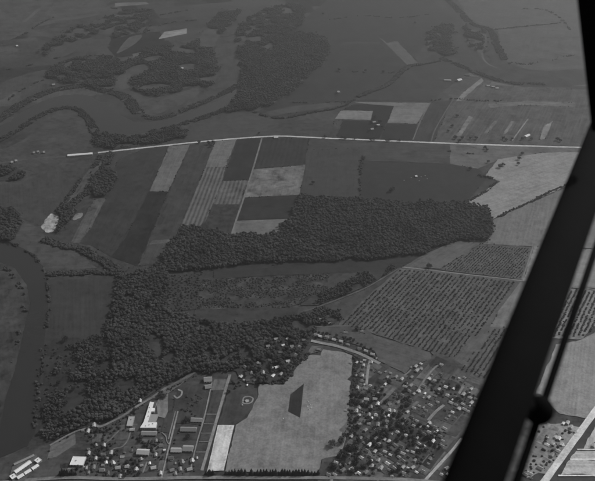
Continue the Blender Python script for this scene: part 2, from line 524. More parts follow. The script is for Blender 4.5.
field('orchard_ground', 108, [(572, 289), (640, 294), (640, 300), (590, 330), (580, 340), (540, 338), (556, 300)], 'pale grass under the orchard right of the strut', var=0.15)
field('field', 118, [(582, 340), (600, 330), (640, 320), (640, 390), (590, 420), (560, 414), (535, 395), (556, 345)], 'smooth pale field right of the strut', var=0.1)

# left: creek and river land
field('meadow', 63, [(0, 185), (30, 180), (60, 166), (66, 200), (50, 212), (42, 226), (25, 220), (10, 210), (0, 212)], 'dull meadow left of the quarry', var=0.2)
field('meadow', 72, [(96, 160), (103, 162), (78, 200), (66, 208), (64, 203)], 'narrow grey strip between two tree lines by the creek', streak=0.4)
field('field', 74, [(95, 199), (106, 198), (92, 226), (80, 243), (71, 243), (82, 220)], 'pale grey strips right of the quarry', var=0.3, streak=0.4)
field('quarry_floor', 128, [(42, 227), (46, 219), (52, 213.5), (59, 217), (59, 224), (54, 231), (47, 232)], 'bright bare quarry floor ringed by trees', var=0.4, big=0.05, smooth=True, amp=4.0)
field('field', 104, [(72, 217), (76, 214), (83, 213), (82, 217), (74, 220)], 'small bright bare patch right of the quarry', var=0.3, smooth=True)
field('meadow', 67, [(24, 221), (43, 231), (46, 241), (75, 252), (98, 268), (46, 272), (37, 258), (10, 242)], 'grey meadow between quarry and river', var=0.25)
field('meadow', 57, [(48, 280), (118, 278), (114, 300), (107, 330), (103, 337), (44, 338)], 'smooth square meadow right of the river', var=0.12)
field('meadow', 52, [(44, 338), (103, 337), (118, 345), (112, 380), (100, 420), (50, 444), (33, 440), (38, 390)], 'rough pasture with scattered dark trees by the river', var=0.35)
field('meadow', 59, [(-60, 268), (0, 262), (15, 268), (27, 285), (30, 305), (24, 330), (15, 370), (5, 400), (-2, 440), (-60, 440)], 'rough land inside the river bend at the left edge', var=0.4, blotch=0.25)
field('river_water', 46, [(-60, 238), (0, 243), (10, 242), (30, 252), (42, 266), (47.5, 285), (48, 310), (43, 350), (38, 400), (35, 432), (28, 446), (0, 458), (-60, 470), (-60, 442), (-2, 440), (5, 400), (15, 370), (24, 330), (30, 305), (27, 285), (15, 268), (0, 262), (-60, 270)],
      'dark river curving down the left edge', var=0.06, streak=0.05, fine=0.04)
field('meadow', 62, [(-60, 470), (0, 459), (28, 447), (50, 445), (75, 434), (105, 426), (150, 402), (190, 380), (205, 380), (203, 481), (100, 520), (-60, 520)], 'dull village ground in the lower left', var=0.35, blotch=0.25)

# bottom village land
field('meadow', 64, [(342, 350), (376, 361), (405, 374), (431, 358), (440, 352), (490, 380), (540, 395), (560, 415), (590, 420), (540, 481), (500, 520), (310, 520), (322, 460), (346, 440), (352, 400), (354, 356)], 'village gardens in the lower right', var=0.45, big=0.02, blotch=0.3)
field('meadow', 77, [(370, 334.5), (430, 352.5), (431, 359), (411, 367), (405, 374), (378, 361)], 'smooth grey field between the curved street and the orchard', var=0.12)
field('meadow', 70, [(300, 328), (312, 327), (357, 325), (372, 334), (378, 352), (345, 342), (312, 337)], 'grass behind the row of houses on the curved street', var=0.3)
field('field', 106, [(321, 356), (323, 350), (340, 352), (352.5, 356), (350, 390), (348.5, 421), (346, 440), (340, 455), (322, 460), (318, 473), (225, 472), (236, 425.5), (246, 418), (252, 410), (258, 395), (259, 385), (283, 385), (303, 360), (310, 355.5)],
      'very large pale mown field in the bottom middle', var=0.16, big=0.013, direc=((283, 465), (290, 400)), streak=0.14)
field('field', 50, [(304, 384), (300, 418.3), (288, 412), (290.5, 395)], 'small dark wedge of crop in the large pale field', var=0.15, amp=0.4)
field('lawn', 60, [(227, 395), (257, 393.5), (251, 411), (245, 418), (235, 425), (218, 424.5)], 'dark lawn left of the large pale field', var=0.2)
field('field', 168, [(218, 425.5), (234.3, 425.5), (223.8, 471), (207, 472)], 'brightest bare plot in the bottom left of the large field', var=0.15, amp=0.4)
for pts, t, lb in (
    ([(213, 391), (226, 391), (219, 414), (207, 414)], 60, 'topmost garden plot between the two straight garden paths'),
    ([(207, 415), (219, 415), (216.5, 423.5), (205, 423.5)], 62, 'second garden plot between the two straight garden paths'),
    ([(204.5, 424.5), (216, 424.5), (213.5, 433), (202, 433)], 60, 'third garden plot between the two straight garden paths'),
    ([(201.5, 434), (213, 434), (210.5, 441.5), (199.5, 441.5)], 63, 'fourth garden plot between the two straight garden paths'),
    ([(199, 442.5), (210, 442.5), (207, 452), (196, 452)], 60, 'fifth garden plot between the two straight garden paths'),
    ([(196, 453), (207, 453), (202, 470), (191, 470)], 66, 'lowest garden plot between the two straight garden paths'),
):
    field('garden_plot', t, pts, lb, var=0.25, amp=0.3)
field('yard', 86, [(214, 380), (229, 379.5), (226, 390.5), (211, 391)], 'pale yard at the top of the garden plots', amp=0.3)
field('field', 58, [(180, 388), (205, 383), (209, 392), (200, 425), (183, 424), (171, 424), (175, 400)], 'dark grass plot left of the garden paths', var=0.3)
field('yard', 58, [(166, 414), (178, 412), (171, 434), (161, 432)], 'dark plot right of the large white L shaped building', amp=0.3)
field('yard', 100, [(156, 404), (160, 397), (168, 394), (168, 412), (165, 418.5), (158, 417)], 'pale yard beside the large white L shaped building', amp=0.4)
field('field', 86, [(51, 446), (75, 433.5), (76, 444), (56, 457), (47, 459)], 'pale slanting field by the river lane', var=0.12, amp=0.5)
field('yard', 120, [(64, 473), (70, 466), (88, 465.5), (86, 473), (80, 476)], 'bright bare yard below the white flat warehouse', var=0.4, amp=0.6)
field('field', 78, [(152, 399), (170, 386), (190, 373.5), (196, 373), (180, 386), (160, 399)], 'long pale verge along the wood edge lane', amp=0.8)
field('yard', 84, [(312, 346), (323, 347), (322, 351), (311, 354), (308, 352)], 'pale yard at the left end of the curved street', amp=0.5)
field('yard', 96, [(354, 384), (362, 384), (361, 391), (353.5, 391)], 'pale square lot beside the large pale field', amp=0.3)
field('garden_plot', 73, [(420, 387), (447, 394), (431, 409), (413, 400)], 'smooth grey garden between two short village lanes', var=0.2)
field('garden_plot', 80, [(446, 406), (470, 414), (482, 424), (455, 440), (434, 420)], 'pale grey plot against the strut', var=0.2)
field('garden_plot', 86, [(432, 447), (447, 453), (430, 473), (420, 466)], 'pale garden plot left of the straight lane', var=0.2)
field('garden_plot', 76, [(362, 364), (376, 364), (398, 374), (396, 381), (366, 378)], 'grass plot right of the short straight street', var=0.2)
field('meadow', 50, [(354.5, 356), (361, 359), (357, 382), (352, 420), (347, 437), (349, 421), (350.5, 390)], 'dark strip of rough ground beside the large pale field', var=0.2)
field('field', 150, [(600, 418), (640, 400), (640, 449), (592, 449), (583, 449)], 'pale plot right of the wide road, topmost of three', var=0.12)
field('field', 152, [(576, 451), (640, 451), (640, 459), (570, 459)], 'pale narrow plot right of the wide road', var=0.12)
field('field', 152, [(569, 461), (640, 461), (640, 475), (560, 475)], 'pale plot right of the wide road, lowest of three', var=0.12)
field('field', 122, [(535, 425), (560, 424), (580, 428), (548, 470), (527, 478), (518, 470)], 'grey gardens left of the wide road', var=0.3)

# small uneven garden lots of the village
VANG = math.atan2(*(at(426, 378) - at(437, 366))[::-1])
patchwork([(356, 362), (404, 376), (440, 362), (486, 384), (470, 420), (445, 478), (330, 478), (350, 440)], VANG, 38, 30, 70, 15, 0.75, 'one of the garden lots between the village houses', 0.8)
patchwork([(60, 470), (100, 436), (135, 410), (160, 436), (196, 456), (196, 477), (70, 477)], 0.12, 36, 28, 70, 15, 0.85, 'one of the garden lots in the lower left', 0.8)
patchwork([(530, 428), (572, 426), (545, 474), (524, 476)], VANG, 40, 30, 112, 14, 0.6, 'one of the garden lots left of the wide road', 0.8)
for mt in bpy.data.materials:
    if mt.name.startswith('river_water'):
        bs = mt.node_tree.nodes['Principled BSDF']
        bs.inputs['Roughness'].default_value = 0.18
        bs.inputs['Specular IOR Level'].default_value = 0.5
        wn_ = mt.node_tree.nodes.new('ShaderNodeTexNoise')
        wn_.inputs['Scale'].default_value = 0.6
        wn_.inputs['Detail'].default_value = 3
        gp_ = mt.node_tree.nodes.new('ShaderNodeNewGeometry')
        bp_ = mt.node_tree.nodes.new('ShaderNodeBump')
        bp_.inputs['Strength'].default_value = 0.25
        bp_.inputs['Distance'].default_value = 0.3
        mt.node_tree.links.new(gp_.outputs['Position'], wn_.inputs['Vector'])
        mt.node_tree.links.new(wn_.outputs['Fac'], bp_.inputs['Height'])
        mt.node_tree.links.new(bp_.outputs['Normal'], bs.inputs['Normal'])
# ------------------------------------------------------------------ roads and lanes
road('lane', 78, [(-60, 172), (0, 163), (40, 158), (67, 156.5), (100, 152.8)], 5.0, 'dim lane continuing the main road to the left')
road('road', 150, [(98, 152.8), (120, 150.5), (143, 148), (197, 142.3), (238, 138.6), (275, 136.4), (300, 137), (325, 138.3), (355, 139.5), (390, 141), (450, 143.5), (500, 145.3), (580, 147.6), (660, 150)], 9.0, 'straight pale main road crossing the whole valley')
road('lane', 96, [(262, 138), (253, 169), (244, 197.5), (236, 221), (232, 234)], 4.5, 'thin pale lane running down from the main road between fields')
road('lane', 90, [(430, 103), (421, 120), (413, 140)], 4.0, 'thin pale field track ending at the main road')
road('lane', 112, [(528, 119), (520, 130), (512, 141)], 4.0, 'thin pale track slanting to the main road at right')
road('lane', 84, [(452, 101), (436, 128), (431, 142)], 3.5, 'faint field track right of the grey strip')
road('lane', 110, [(402, 267.5), (428, 270), (460, 274), (522, 281), (572, 287.5), (640, 294)], 3.2, 'pale lane along the top of the orchard')
road('lane', 104, [(533, 247), (528, 263), (522, 280)], 3.2, 'pale track down the right side of the fine orchard')
road('lane', 100, [(521, 283), (508, 300), (498, 313)], 3.5, 'pale track down the right side of the large orchard')
road('lane', 76, [(300, 313), (320, 306.5), (345, 297), (368, 287), (400, 268)], 4.0, 'dim lane climbing along the left edge of the orchard')
road('lane', 84, [(302, 329.5), (315, 327), (335, 326.5), (357, 326), (372, 333)], 3.0, 'thin pale path behind the houses of the curved street')
road('street', 116, [(311, 341), (322, 343.5), (335, 346), (350, 350.5), (364, 356), (380, 364)], 7.0, 'pale curved village street with a row of houses')
road('street', 122, [(370, 361), (368, 370), (366.5, 385)], 4.5, 'short straight pale street below the curved street')
road('lane', 106, [(441, 366), (436, 367), (426, 378), (418, 391)], 3.5, 'short pale slanting lane above the grey garden')
road('lane', 112, [(444, 405.5), (436, 412), (428, 421)], 5.0, 'short wide pale lane below the grey garden')
road('lane', 112, [(463, 387), (459, 394)], 4.0, 'stub of pale drive near the strut', smooth=False)
road('lane', 100, [(411, 370), (408, 373), (404, 376)], 3.0, 'stub of pale drive at the lower edge of the grey field')
road('lane', 92, [(394, 389), (388, 396), (380, 404)], 6.0, 'wide pale drive in the middle of the village')
road('lane', 96, [(418, 402), (412, 407)], 5.0, 'pale stub of drive left of the grey garden', smooth=False)
road('road', 138, [(462, 439), (453, 450), (440, 464.5), (426, 480), (415, 493)], 4.5, 'straight pale lane beside the strut at the bottom')
road('road', 174, [(640, 350), (612, 388), (589, 420), (568, 449), (545, 481), (535, 495)], 10.5, 'wide pale road in the lower right corner')
road('lane', 176, [(577, 450), (592, 450), (640, 450)], 3.0, 'pale side track off the wide road, topmost of three', smooth=False)
road('lane', 184, [(570, 460), (600, 460), (640, 460)], 3.5, 'pale side track off the wide road, middle of three', smooth=False)
road('lane', 180, [(558, 476), (595, 476), (640, 476)], 3.0, 'pale side track off the wide road, lowest of three', smooth=False)
road('lane', 100, [(582, 339), (589, 325), (595, 311), (602, 296)], 3.0, 'pale track through the orchard right of the strut')
road('road', 104, [(-20, 485), (60, 478.5), (125, 479.5), (205, 478), (260, 478.5), (330, 478.5), (400, 480), (440, 483)], 6.0, 'pale road along the bottom edge')
road('lane', 108, [(50, 445.5), (63, 438), (75, 432), (88, 427), (94, 423)], 3.5, 'pale lane on the upper edge of the slanting field')
road('lane', 98, [(94, 423), (100, 427), (112, 422), (125, 415), (140, 405), (152, 398), (166, 388)], 4.5, 'pale lane along the edge of the lower wood')
road('lane', 86, [(166, 388), (180, 381), (195, 373)], 3.5, 'dim end of the wood edge lane')
road('path', 116, [(178, 412), (174, 428), (168, 452), (161.5, 479)], 2.6, 'straight white path through the lower left gardens')
road('path', 104, [(175.5, 412), (172, 426), (168.5, 440)], 1.8, 'second thin path close to the straight white path')
road('path', 114, [(212, 383), (205, 415), (197, 443), (191, 468)], 2.2, 'straight white path along the left of the garden plots')
road('path', 112, [(230, 375), (220, 409), (209, 447), (202, 471)], 4.8, 'wider straight path along the right of the garden plots')
for y, x0, x1 in ((414.6, 206.5, 219.5), (424.2, 204, 217), (433.6, 201, 214), (442.2, 199, 211.5), (452.6, 196, 208.5)):
    road('path', 104, [(x0, y), (x1, y)], 1.6, {414.6: 'topmost', 424.2: 'second', 433.6: 'third', 442.2: 'fourth', 452.6: 'lowest'}[y] + ' short cross path between the garden plots', smooth=False)
road('path', 100, [(162, 433), (166, 437), (167, 442), (170, 446)], 1.8, 'thin crooked path by the straight white path')
road('path', 108, [(147, 462), (143, 473)], 2.2, 'short white path in the lower left gardens', smooth=False)
road('path', 96, [(111, 453), (114, 449), (122, 447), (128, 440), (131, 430)], 2.2, 'crooked path in the lower left gardens')
road('path', 92, [(104, 445), (110, 440), (119, 431)], 2.2, 'slanting path below the wood edge lane')
road('drive', 112, [(243, 402), (244, 398), (249, 397), (253, 399), (251, 403), (245, 404), (242.5, 402.5)], 2.8, 'bright ring drive on the dark lawn')
road('drive', 112, [(174, 396), (177, 398.5), (181, 396), (182, 392), (178, 390)], 3.0, 'bright hooked drive above the garden plots')
road('lane', 82, [(222, 362), (229, 358), (236, 353.5)], 5.0, 'pale drive in the lower wood')
road('lane', 78, [(151, 350), (161, 350), (159.5, 364)], 4.0, 'hooked pale track in a clearing of the lower wood', smooth=False)

# ------------------------------------------------------------------ woods and hedges as masses of crowns (geometry nodes on points)
def crown_group(name, mat, squash=0.9, lump=0.5):
    g = bpy.data.node_groups.new(name, 'GeometryNodeTree')
    g.interface.new_socket('Geometry', in_out='INPUT', socket_type='NodeSocketGeometry')
    g.interface.new_socket('Geometry', in_out='OUTPUT', socket_type='NodeSocketGeometry')
    L = g.links.new
    gi = g.nodes.new('NodeGroupInput')
    go = g.nodes.new('NodeGroupOutput')
    joint = g.nodes.new('GeometryNodeJoinGeometry')
    for k in range(5):
        ico = g.nodes.new('GeometryNodeMeshIcoSphere')
        ico.inputs['Radius'].default_value = 1.0
        ico.inputs['Subdivisions'].default_value = 4
        pos = g.nodes.new('GeometryNodeInputPosition')
        nz = g.nodes.new('ShaderNodeTexNoise')
        nz.noise_dimensions = '4D'
        nz.inputs['W'].default_value = 3.7 * k
        nz.inputs['Scale'].default_value = 2.6
        nz.inputs['Detail'].default_value = 3.0
        nz.inputs['Roughness'].default_value = 0.75
        L(pos.outputs[0], nz.inputs['Vector'])
        m1 = g.nodes.new('ShaderNodeMath')
        m1.operation = 'MULTIPLY_ADD'
        L(nz.outputs['Fac'], m1.inputs[0])
        m1.inputs[1].default_value = 2.2 * lump * 2
        m1.inputs[2].default_value = 1.0 - 2.2 * lump
        vs = g.nodes.new('ShaderNodeVectorMath')
        vs.operation = 'SCALE'
        L(pos.outputs[0], vs.inputs[0])
        L(m1.outputs[0], vs.inputs['Scale'])
        vm = g.nodes.new('ShaderNodeVectorMath')
        vm.operation = 'MULTIPLY'
        L(vs.outputs[0], vm.inputs[0])
        vm.inputs[1].default_value = (1, 1, squash)
        sp = g.nodes.new('GeometryNodeSetPosition')
        L(ico.outputs['Mesh'], sp.inputs['Geometry'])
        L(vm.outputs[0], sp.inputs['Position'])
        sm = g.nodes.new('GeometryNodeSetMaterial')
        sm.inputs['Material'].default_value = mat
        L(sp.outputs[0], sm.inputs['Geometry'])
        ti = g.nodes.new('GeometryNodeGeometryToInstance')
        L(sm.outputs[0], ti.inputs[0])
        L(ti.outputs[0], joint.inputs[0])
    m2p = g.nodes.new('GeometryNodeMeshToPoints')
    L(gi.outputs[0], m2p.inputs[0])
    iop = g.nodes.new('GeometryNodeInstanceOnPoints')
    iop.inputs['Pick Instance'].default_value = True
    L(m2p.outputs[0], iop.inputs['Points'])
    L(joint.outputs[0], iop.inputs['Instance'])
    rv = g.nodes.new('FunctionNodeRandomValue')
    rv.data_type = 'INT'
    ins = [s for s in rv.inputs if s.enabled]
    ins[0].default_value, ins[1].default_value = 0, 4
    L([s for s in rv.outputs if s.enabled][0], iop.inputs['Instance Index'])
    rr = g.nodes.new('FunctionNodeRandomValue')
    rr.data_type = 'FLOAT_VECTOR'
    ins = [s for s in rr.inputs if s.enabled]
    ins[0].default_value = (-0.2, -0.2, 0.0)
    ins[1].default_value = (0.2, 0.2, 6.28)
    L([s for s in rr.outputs if s.enabled][0], iop.inputs['Rotation'])
    na = g.nodes.new('GeometryNodeInputNamedAttribute')
    na.data_type = 'FLOAT'
    na.inputs['Name'].default_value = 'size'
    L([s for s in na.outputs if s.enabled][0], iop.inputs['Scale'])
    L(iop.outputs[0], go.inputs[0])
    return g

G_wood = crown_group('woodland_crowns', M_wood_leaf, 0.8, 0.38)
G_far = crown_group('distant_crowns', M_far_leaf, 0.7, 0.34)
G_bush = crown_group('scrub_bushes', M_bush_leaf, 0.8, 0.32)
G_orch = crown_group('orchard_crowns', M_orch_leaf, 0.85, 0.26)

def stuff_points(name, P, size, group, label, cat, lift=0.75):
    P = np.asarray(P)
    size = np.asarray(size)
    me = bpy.data.meshes.new(name)
    me.from_pydata([(p[0], p[1], s * lift + (random.uniform(0, 0.5) * s if lift > 2 else 0)) for p, s in zip(P, size)], [], [])
    a = me.attributes.new('size', 'FLOAT', 'POINT')
    a.data.foreach_set('value', size.astype(np.float32))
    o = bpy.data.objects.new(name, me)
    C.objects.link(o)
    md = o.modifiers.new('crowns', 'NODES')
    md.node_group = group
    tag(o, label, cat, kind='stuff')
    return o

def scatter(poly, area_each, jitter=0.45, ragged=0.0):
    """jittered grid of points inside a polygon given in metres"""
    a = np.array(poly)
    s = math.sqrt(area_each)
    xs = np.arange(a[:, 0].min(), a[:, 0].max() + s, s)
    ys = np.arange(a[:, 1].min(), a[:, 1].max() + s, s)
    X, Y = np.meshgrid(xs, ys)
    X[1::2] += s / 2
    P = np.stack([X.ravel(), Y.ravel()], 1)
    P += rng.uniform(-jitter, jitter, P.shape) * s
    if ragged:
        W = np.array([mnoise.noise_vector(Vector((p[0] * 0.022, p[1] * 0.022, 1.7))) for p in P])[:, :2] if len(P) < 200000 else 0
        return P[inpoly(P + W * ragged + rng.normal(0, ragged * 0.22, P.shape), poly)]
    return P[inpoly(P, poly)]

def clearings(P, f, thr):
    """thin a point set by slow noise so that gaps open"""
    k = np.array([mnoise.noise(Vector((p[0] * f, p[1] * f, 3.3))) for p in P])
    return P[k > thr]

def wood(tone, pts, label, each=70.0, smin=4.2, smax=7.0, gap=None, name='woodland', floor=True, smooth=True, holes=(), group=None, lift=2.6, gapf=0.02, ragged=16.0):
    poly = [at(*p) for p in pts]
    if smooth:
        poly = catmull(poly, True, 5)
    c = np.mean(np.array(pts, float), axis=0)
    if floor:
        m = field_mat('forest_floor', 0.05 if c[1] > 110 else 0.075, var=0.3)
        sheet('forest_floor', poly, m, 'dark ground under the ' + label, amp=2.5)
    each = max(11.0, each * (0.17 if c[1] > 110 else 0.30))
    P = scatter(poly, each, ragged=ragged)
    if gap is not None:
        P = clearings(P, gapf, gap)
    for h in holes:
        hp = [at(*q) for q in h]
        P = P[~inpoly(P, hp)]
    P = keep_off_roads(P, 3.5)
    for q in WOODH:
        w0 = at(q[0] - 1.0, q[1] + 2.0)
        P = P[np.linalg.norm((P - w0) / np.array([11.0, 15.0]), axis=1) > 1]
    s = (0.43 if c[1] > 110 else 0.52) * 0.5 * (smin + smax) * np.exp(rng.normal(0, 0.30, len(P)).clip(-0.7, 0.6))
    return stuff_points(name, P, s, group or (G_far if c[1] < 110 else G_wood), label, 'wood', lift)

WOODH = [(276, 339), (287, 338.5), (280.5, 352), (277, 367), (296, 354), (263, 373), (251.5, 373), (248, 380), (283, 345), (270, 360), (292, 346), (241, 376), (255, 380), (288, 361), (268, 346), (300, 346), (259, 363), (245, 367), (273, 375), (304, 340), (281, 374)]
def keep_off_roads(P, extra=2.0):
    if not len(P):
        return P
    ok = np.ones(len(P), bool)
    for w, wd in ROADS:
        lo, hi = w.min(0) - wd - 20, w.max(0) + wd + 20
        near = np.where((P[:, 0] > lo[0]) & (P[:, 0] < hi[0]) & (P[:, 1] > lo[1]) & (P[:, 1] < hi[1]))[0]
        if not len(near):
            continue
        Q = P[near]
        dm = np.full(len(Q), 1e9)
        for a, b in zip(w[:-1], w[1:]):
            ab = b - a
            t = np.clip(((Q - a) @ ab) / max(ab @ ab, 1e-9), 0, 1)
            dm = np.minimum(dm, np.linalg.norm(Q - a - t[:, None] * ab, axis=1))
        ok[near[dm < wd / 2 + extra]] = False
    return P[ok]

FAR = dict(each=62, smin=3.4, smax=5.8, ragged=30.0)
FART = dict(each=50, smin=2.8, smax=5.0)
def treeline(pts, wpx, label, each=38.0, smin=3.2, smax=5.6, name='hedgerow', gap=None):
    w = catmull([at(*p) for p in pts], False, 5)
    c = pts[len(pts) // 2]
    poly = ribbon_poly(w, wpx * mpp(*c))
    P = scatter(poly, each * 0.5, ragged=7.0)
    if gap is not None:
        P = clearings(P, 0.03, gap)
    P = keep_off_roads(P, 2.0)
    s = 0.7 * rng.uniform(smin * 0.65, smax, len(P))
    return stuff_points(name, P, s, G_far if c[1] < 110 else G_wood, label, 'hedgerow', 0.95)

# far woods
wood(56, [(97, 134), (121, 137), (150, 135), (177, 128), (186, 136), (150, 144.5), (112, 149), (100, 147), (94, 141)], 'dark wood between the far river bend and the main road', each=75, smin=3.6, smax=6.2, gap=-0.3, group=None, ragged=25)
wood(56, [(75, 58), (95, 57), (112, 57), (119, 62), (113, 76), (112, 91), (97, 89), (82, 85), (62, 82), (46, 75), (60, 63)], 'soft dark wood above the far river bend', gap=-0.3, **FAR)
treeline([(-40, 136), (0, 119), (24, 103), (52, 91), (81, 86.5), (105, 91), (125, 97), (139, 114)], 11.0, 'trees along the upper bank of the far river bend', gap=-0.4, **FART)
treeline([(-40, 153), (0, 140), (24, 126), (48, 112), (73, 108), (87, 118), (96, 134)], 8.0, 'trees along the lower bank of the far river bend', gap=-0.4, **FART)
treeline([(142, 116), (161, 118), (194, 106), (218, 96), (238, 85)], 8.0, 'trees along the inner bank of the far river', gap=-0.4, **FART)
treeline([(150, 133), (177, 126), (205, 117), (226, 109)], 8.0, 'trees along the outer bank of the far river', gap=-0.4, **FART)
wood(57, [(112, 59), (134, 60), (150, 48), (165, 47), (190, 45), (205, 30), (225, 10), (240, 12), (226, 28), (214, 46), (216, 62), (217, 76), (210, 87), (197, 85), (174, 92), (151, 97), (138, 92), (133, 84), (131, 73), (118, 74), (113, 68)],
     'broad far wood round the tiny white barn below the bright oblong field', gap=-0.22, gapf=0.008, **FAR)
wood(58, [(236, 41), (240, 27), (265, 10), (300, 5), (303, 20), (290, 32), (265, 53), (247, 43)], 'far wood at the top above the largest wood', gap=-0.2, **FAR)
wood(52, [(291, 34), (314, 35), (327, 42), (329, 50), (324, 62), (307, 76), (297, 87), (281, 99), (257, 109), (243, 110), (232, 111), (224, 112), (234, 100), (240, 90), (241, 80), (242, 66), (237, 50), (247, 45), (265, 55)],
     'largest far wood, right of the crescent meadow', gap=-0.6, **FAR)
wood(60, [(86, 32), (100, 20), (130, 10), (150, 12), (140, 30), (118, 38), (112, 35)], 'thin far wood in the upper left', gap=0.0, **FAR)
wood(60, [(40, 52), (55, 38), (80, 26), (88, 33), (78, 40), (54, 47), (46, 56)], 'small far wood left of the rounded meadow', gap=-0.05, **FAR)
wood(58, [(427, 42), (432, 30), (445, 25), (455, 30), (450, 42), (456, 54), (445, 56), (430, 50)], 'rounded far wood beside the old river loop', gap=-0.2, **FAR)
wood(60, [(463, 25), (470, 30), (483, 30), (487, 42), (485, 53), (474, 50), (466, 40)], 'wood inside the old river loop', gap=0.0, **FAR)
treeline([(446, -2), (460, 12), (472, 24), (490, 30), (497, 46), (505, 60)], 7, 'tree line along the old river loop', each=70, gap=-0.3)
treeline([(492, 30), (520, 27), (560, 23)], 2.0, 'thin far hedge in the upper right', each=80)
treeline([(440, 58), (460, 66), (485, 76), (510, 83), (545, 84)], 7, 'band of trees along the far right creek', each=80, gap=-0.25)
treeline([(508, 63), (530, 64), (560, 58), (590, 54)], 4, 'hazy band of trees in the far right meadow', each=140, gap=-0.1)
treeline([(520, 9), (545, 10), (562, 20), (570, 31)], 3, 'hazy tree line near the strut at the top', each=150, gap=-0.05)
treeline([(358, 97), (370, 92), (386, 86), (397, 77), (404, 70), (411, 66), (421, 65)], 5.0, 'thick slanting line of creek trees above the road', each=42, smin=4.5, smax=7)
treeline([(421, 65), (441, 61)], 2.0, 'thin end of the slanting creek trees')
treeline([(254, 112), (268, 117), (285, 118), (310, 113), (340, 107), (358, 98)], 2.6, 'line of creek trees below the largest far wood', each=40, gap=-0.25)
treeline([(338, 73), (352, 72), (372, 73), (400, 73)], 1.4, 'broken hedge across the very large dull field', each=60, gap=0.0)
treeline([(285, 103), (320, 102.5), (350, 102)], 1.3, 'faint hedge above the creek trees', each=60, gap=-0.1)
treeline([(432, 101), (452, 99), (480, 101), (505, 101)], 1.6, 'faint hedge below the far bright barn', each=70, gap=-0.1)
for pts, lb in (
    ([(-20, 74), (10, 69), (36, 64), (60, 57)], 'faint curving tree line in the far left, above the mottled meadow'),
    ([(8, 100), (22, 90), (38, 82), (60, 76)], 'faint tree line across the mottled meadow with a lone barn'),
    ([(92, 27), (120, 20), (160, 15), (200, 8)], 'faint tree line below the pale narrow field at the top'),
    ([(142, 34), (158, 26), (176, 22), (196, 20)], 'faint tree line above the bright oblong field'),
    ([(262, 12), (290, 20), (310, 30), (326, 38)], 'faint tree line above the largest far wood'),
    ([(330, 20), (360, 16), (400, 18), (430, 14)], 'faint tree line across the top of the very large dull field'),
    ([(2, 44), (22, 36), (40, 24), (60, 14)], 'faint slanting tree line in the far upper left corner'),
    ([(110, 8), (140, 12), (150, 24), (140, 36)], 'faint curving tree line left of the bright oblong field'),
):
    treeline(pts, 2.0, lb, gap=0.02, each=60)
# left creek
treeline([(100, 156), (94, 168), (80, 180), (70, 196), (62, 206), (57, 212)], 4.5, 'left tree line of the creek above the quarry', each=48, gap=-0.2)
treeline([(112, 150), (106, 165), (98, 180), (86, 192), (74, 203), (66, 212)], 9, 'right tree line of the creek above the quarry', each=48, smin=3.6, smax=6.2, gap=-0.35)
wood(50, [(93, 176), (108, 172), (116, 178), (112, 190), (100, 198), (92, 192)], 'small dark copse right of the creek', each=55)
wood(50, [(58, 210), (68, 206), (76, 212), (70, 222), (64, 230), (56, 234), (60, 222)], 'dark trees round the right side of the quarry', each=50)
treeline([(44, 240), (55, 244), (68, 247), (82, 250), (96, 257), (110, 266), (124, 278)], 9, 'thick dark tree line right of the grey meadow', each=50, smin=3.8, smax=6.4)
treeline([(46, 275), (70, 274), (95, 273), (116, 273)], 6.5, 'straight dark hedge above the square meadow', each=44, smin=3.6, smax=5.8)
wood(50, [(-50, 215), (0, 211), (12, 209), (22, 221), (18, 232), (9, 241), (0, 241), (-50, 236)], 'dark wood at the left edge above the river', each=60)
wood(52, [(-40, 168), (8, 168), (24, 172), (20, 180), (0, 182), (-40, 184)], 'small dark wood at the left edge', each=70, gap=-0.2)
treeline([(8, 243), (28, 252), (40, 264), (46, 278), (49, 300), (46, 330)], 3.0, 'trees along the right bank of the river', each=60, gap=-0.1)
treeline([(44, 345), (40, 372), (37, 400), (35, 428)], 3.0, 'broken trees along the lower right bank of the river', each=75, gap=0.0)
treeline([(2, 268), (14, 276), (23, 292), (25, 308), (20, 330), (10, 368)], 4.0, 'scrub along the inner bank of the river', each=90, gap=0.0)
# middle woods
wood(48, [(300, 196), (330, 199), (359, 199), (400, 203), (440, 204), (464, 204), (484, 209), (493, 220), (492, 233), (488, 241.5), (458, 241.5), (448, 244), (418, 256.5), (401, 257), (360, 260), (330, 262), (300, 262), (240, 265), (205, 269), (180, 272), (152, 272), (150, 268), (160, 262), (172, 243), (182, 227), (207, 230), (232, 236), (277, 235), (291, 216)],
     'long dark wood across the middle of the valley', each=72, smin=4.2, smax=7.0, smooth=False)
wood(50, [(118, 279), (135, 270), (150, 268), (168, 274), (168, 290), (166, 312), (195, 320), (240, 325), (296, 318), (306, 322), (316, 332), (308, 343), (300, 356), (284, 380), (260, 384), (247, 384), (236, 372), (226, 368), (206, 374), (196, 371), (172, 380), (148, 397), (120, 414), (98, 424), (75, 430), (60, 438), (62, 420), (85, 405), (112, 388), (118, 365), (112, 345), (106, 335), (113, 305)],
     'dark lower wood between the river pasture and the village', each=64, smin=3.8, smax=6.6, smooth=False, gap=-0.42,
     holes=([(146, 343), (163, 337), (164, 352), (160, 366), (156, 356)], [(118, 385), (135, 378), (138, 388), (122, 396)]))
wood(52, [(62, 352), (80, 342), (106, 336), (118, 350), (116, 384), (90, 405), (58, 440), (44, 434), (50, 395)], 'thin open wood merging into the river pasture', each=95, smin=3.2, smax=5.6, gap=-0.08, floor=False, gapf=0.018)
wood(52, [(327, 291), (345, 282), (360, 274), (398, 268), (368, 286), (318, 306), (300, 306), (310, 299)], 'wedge of scrub trees along the orchard lane', each=50, smin=3, smax=5, smooth=False, gap=-0.3)
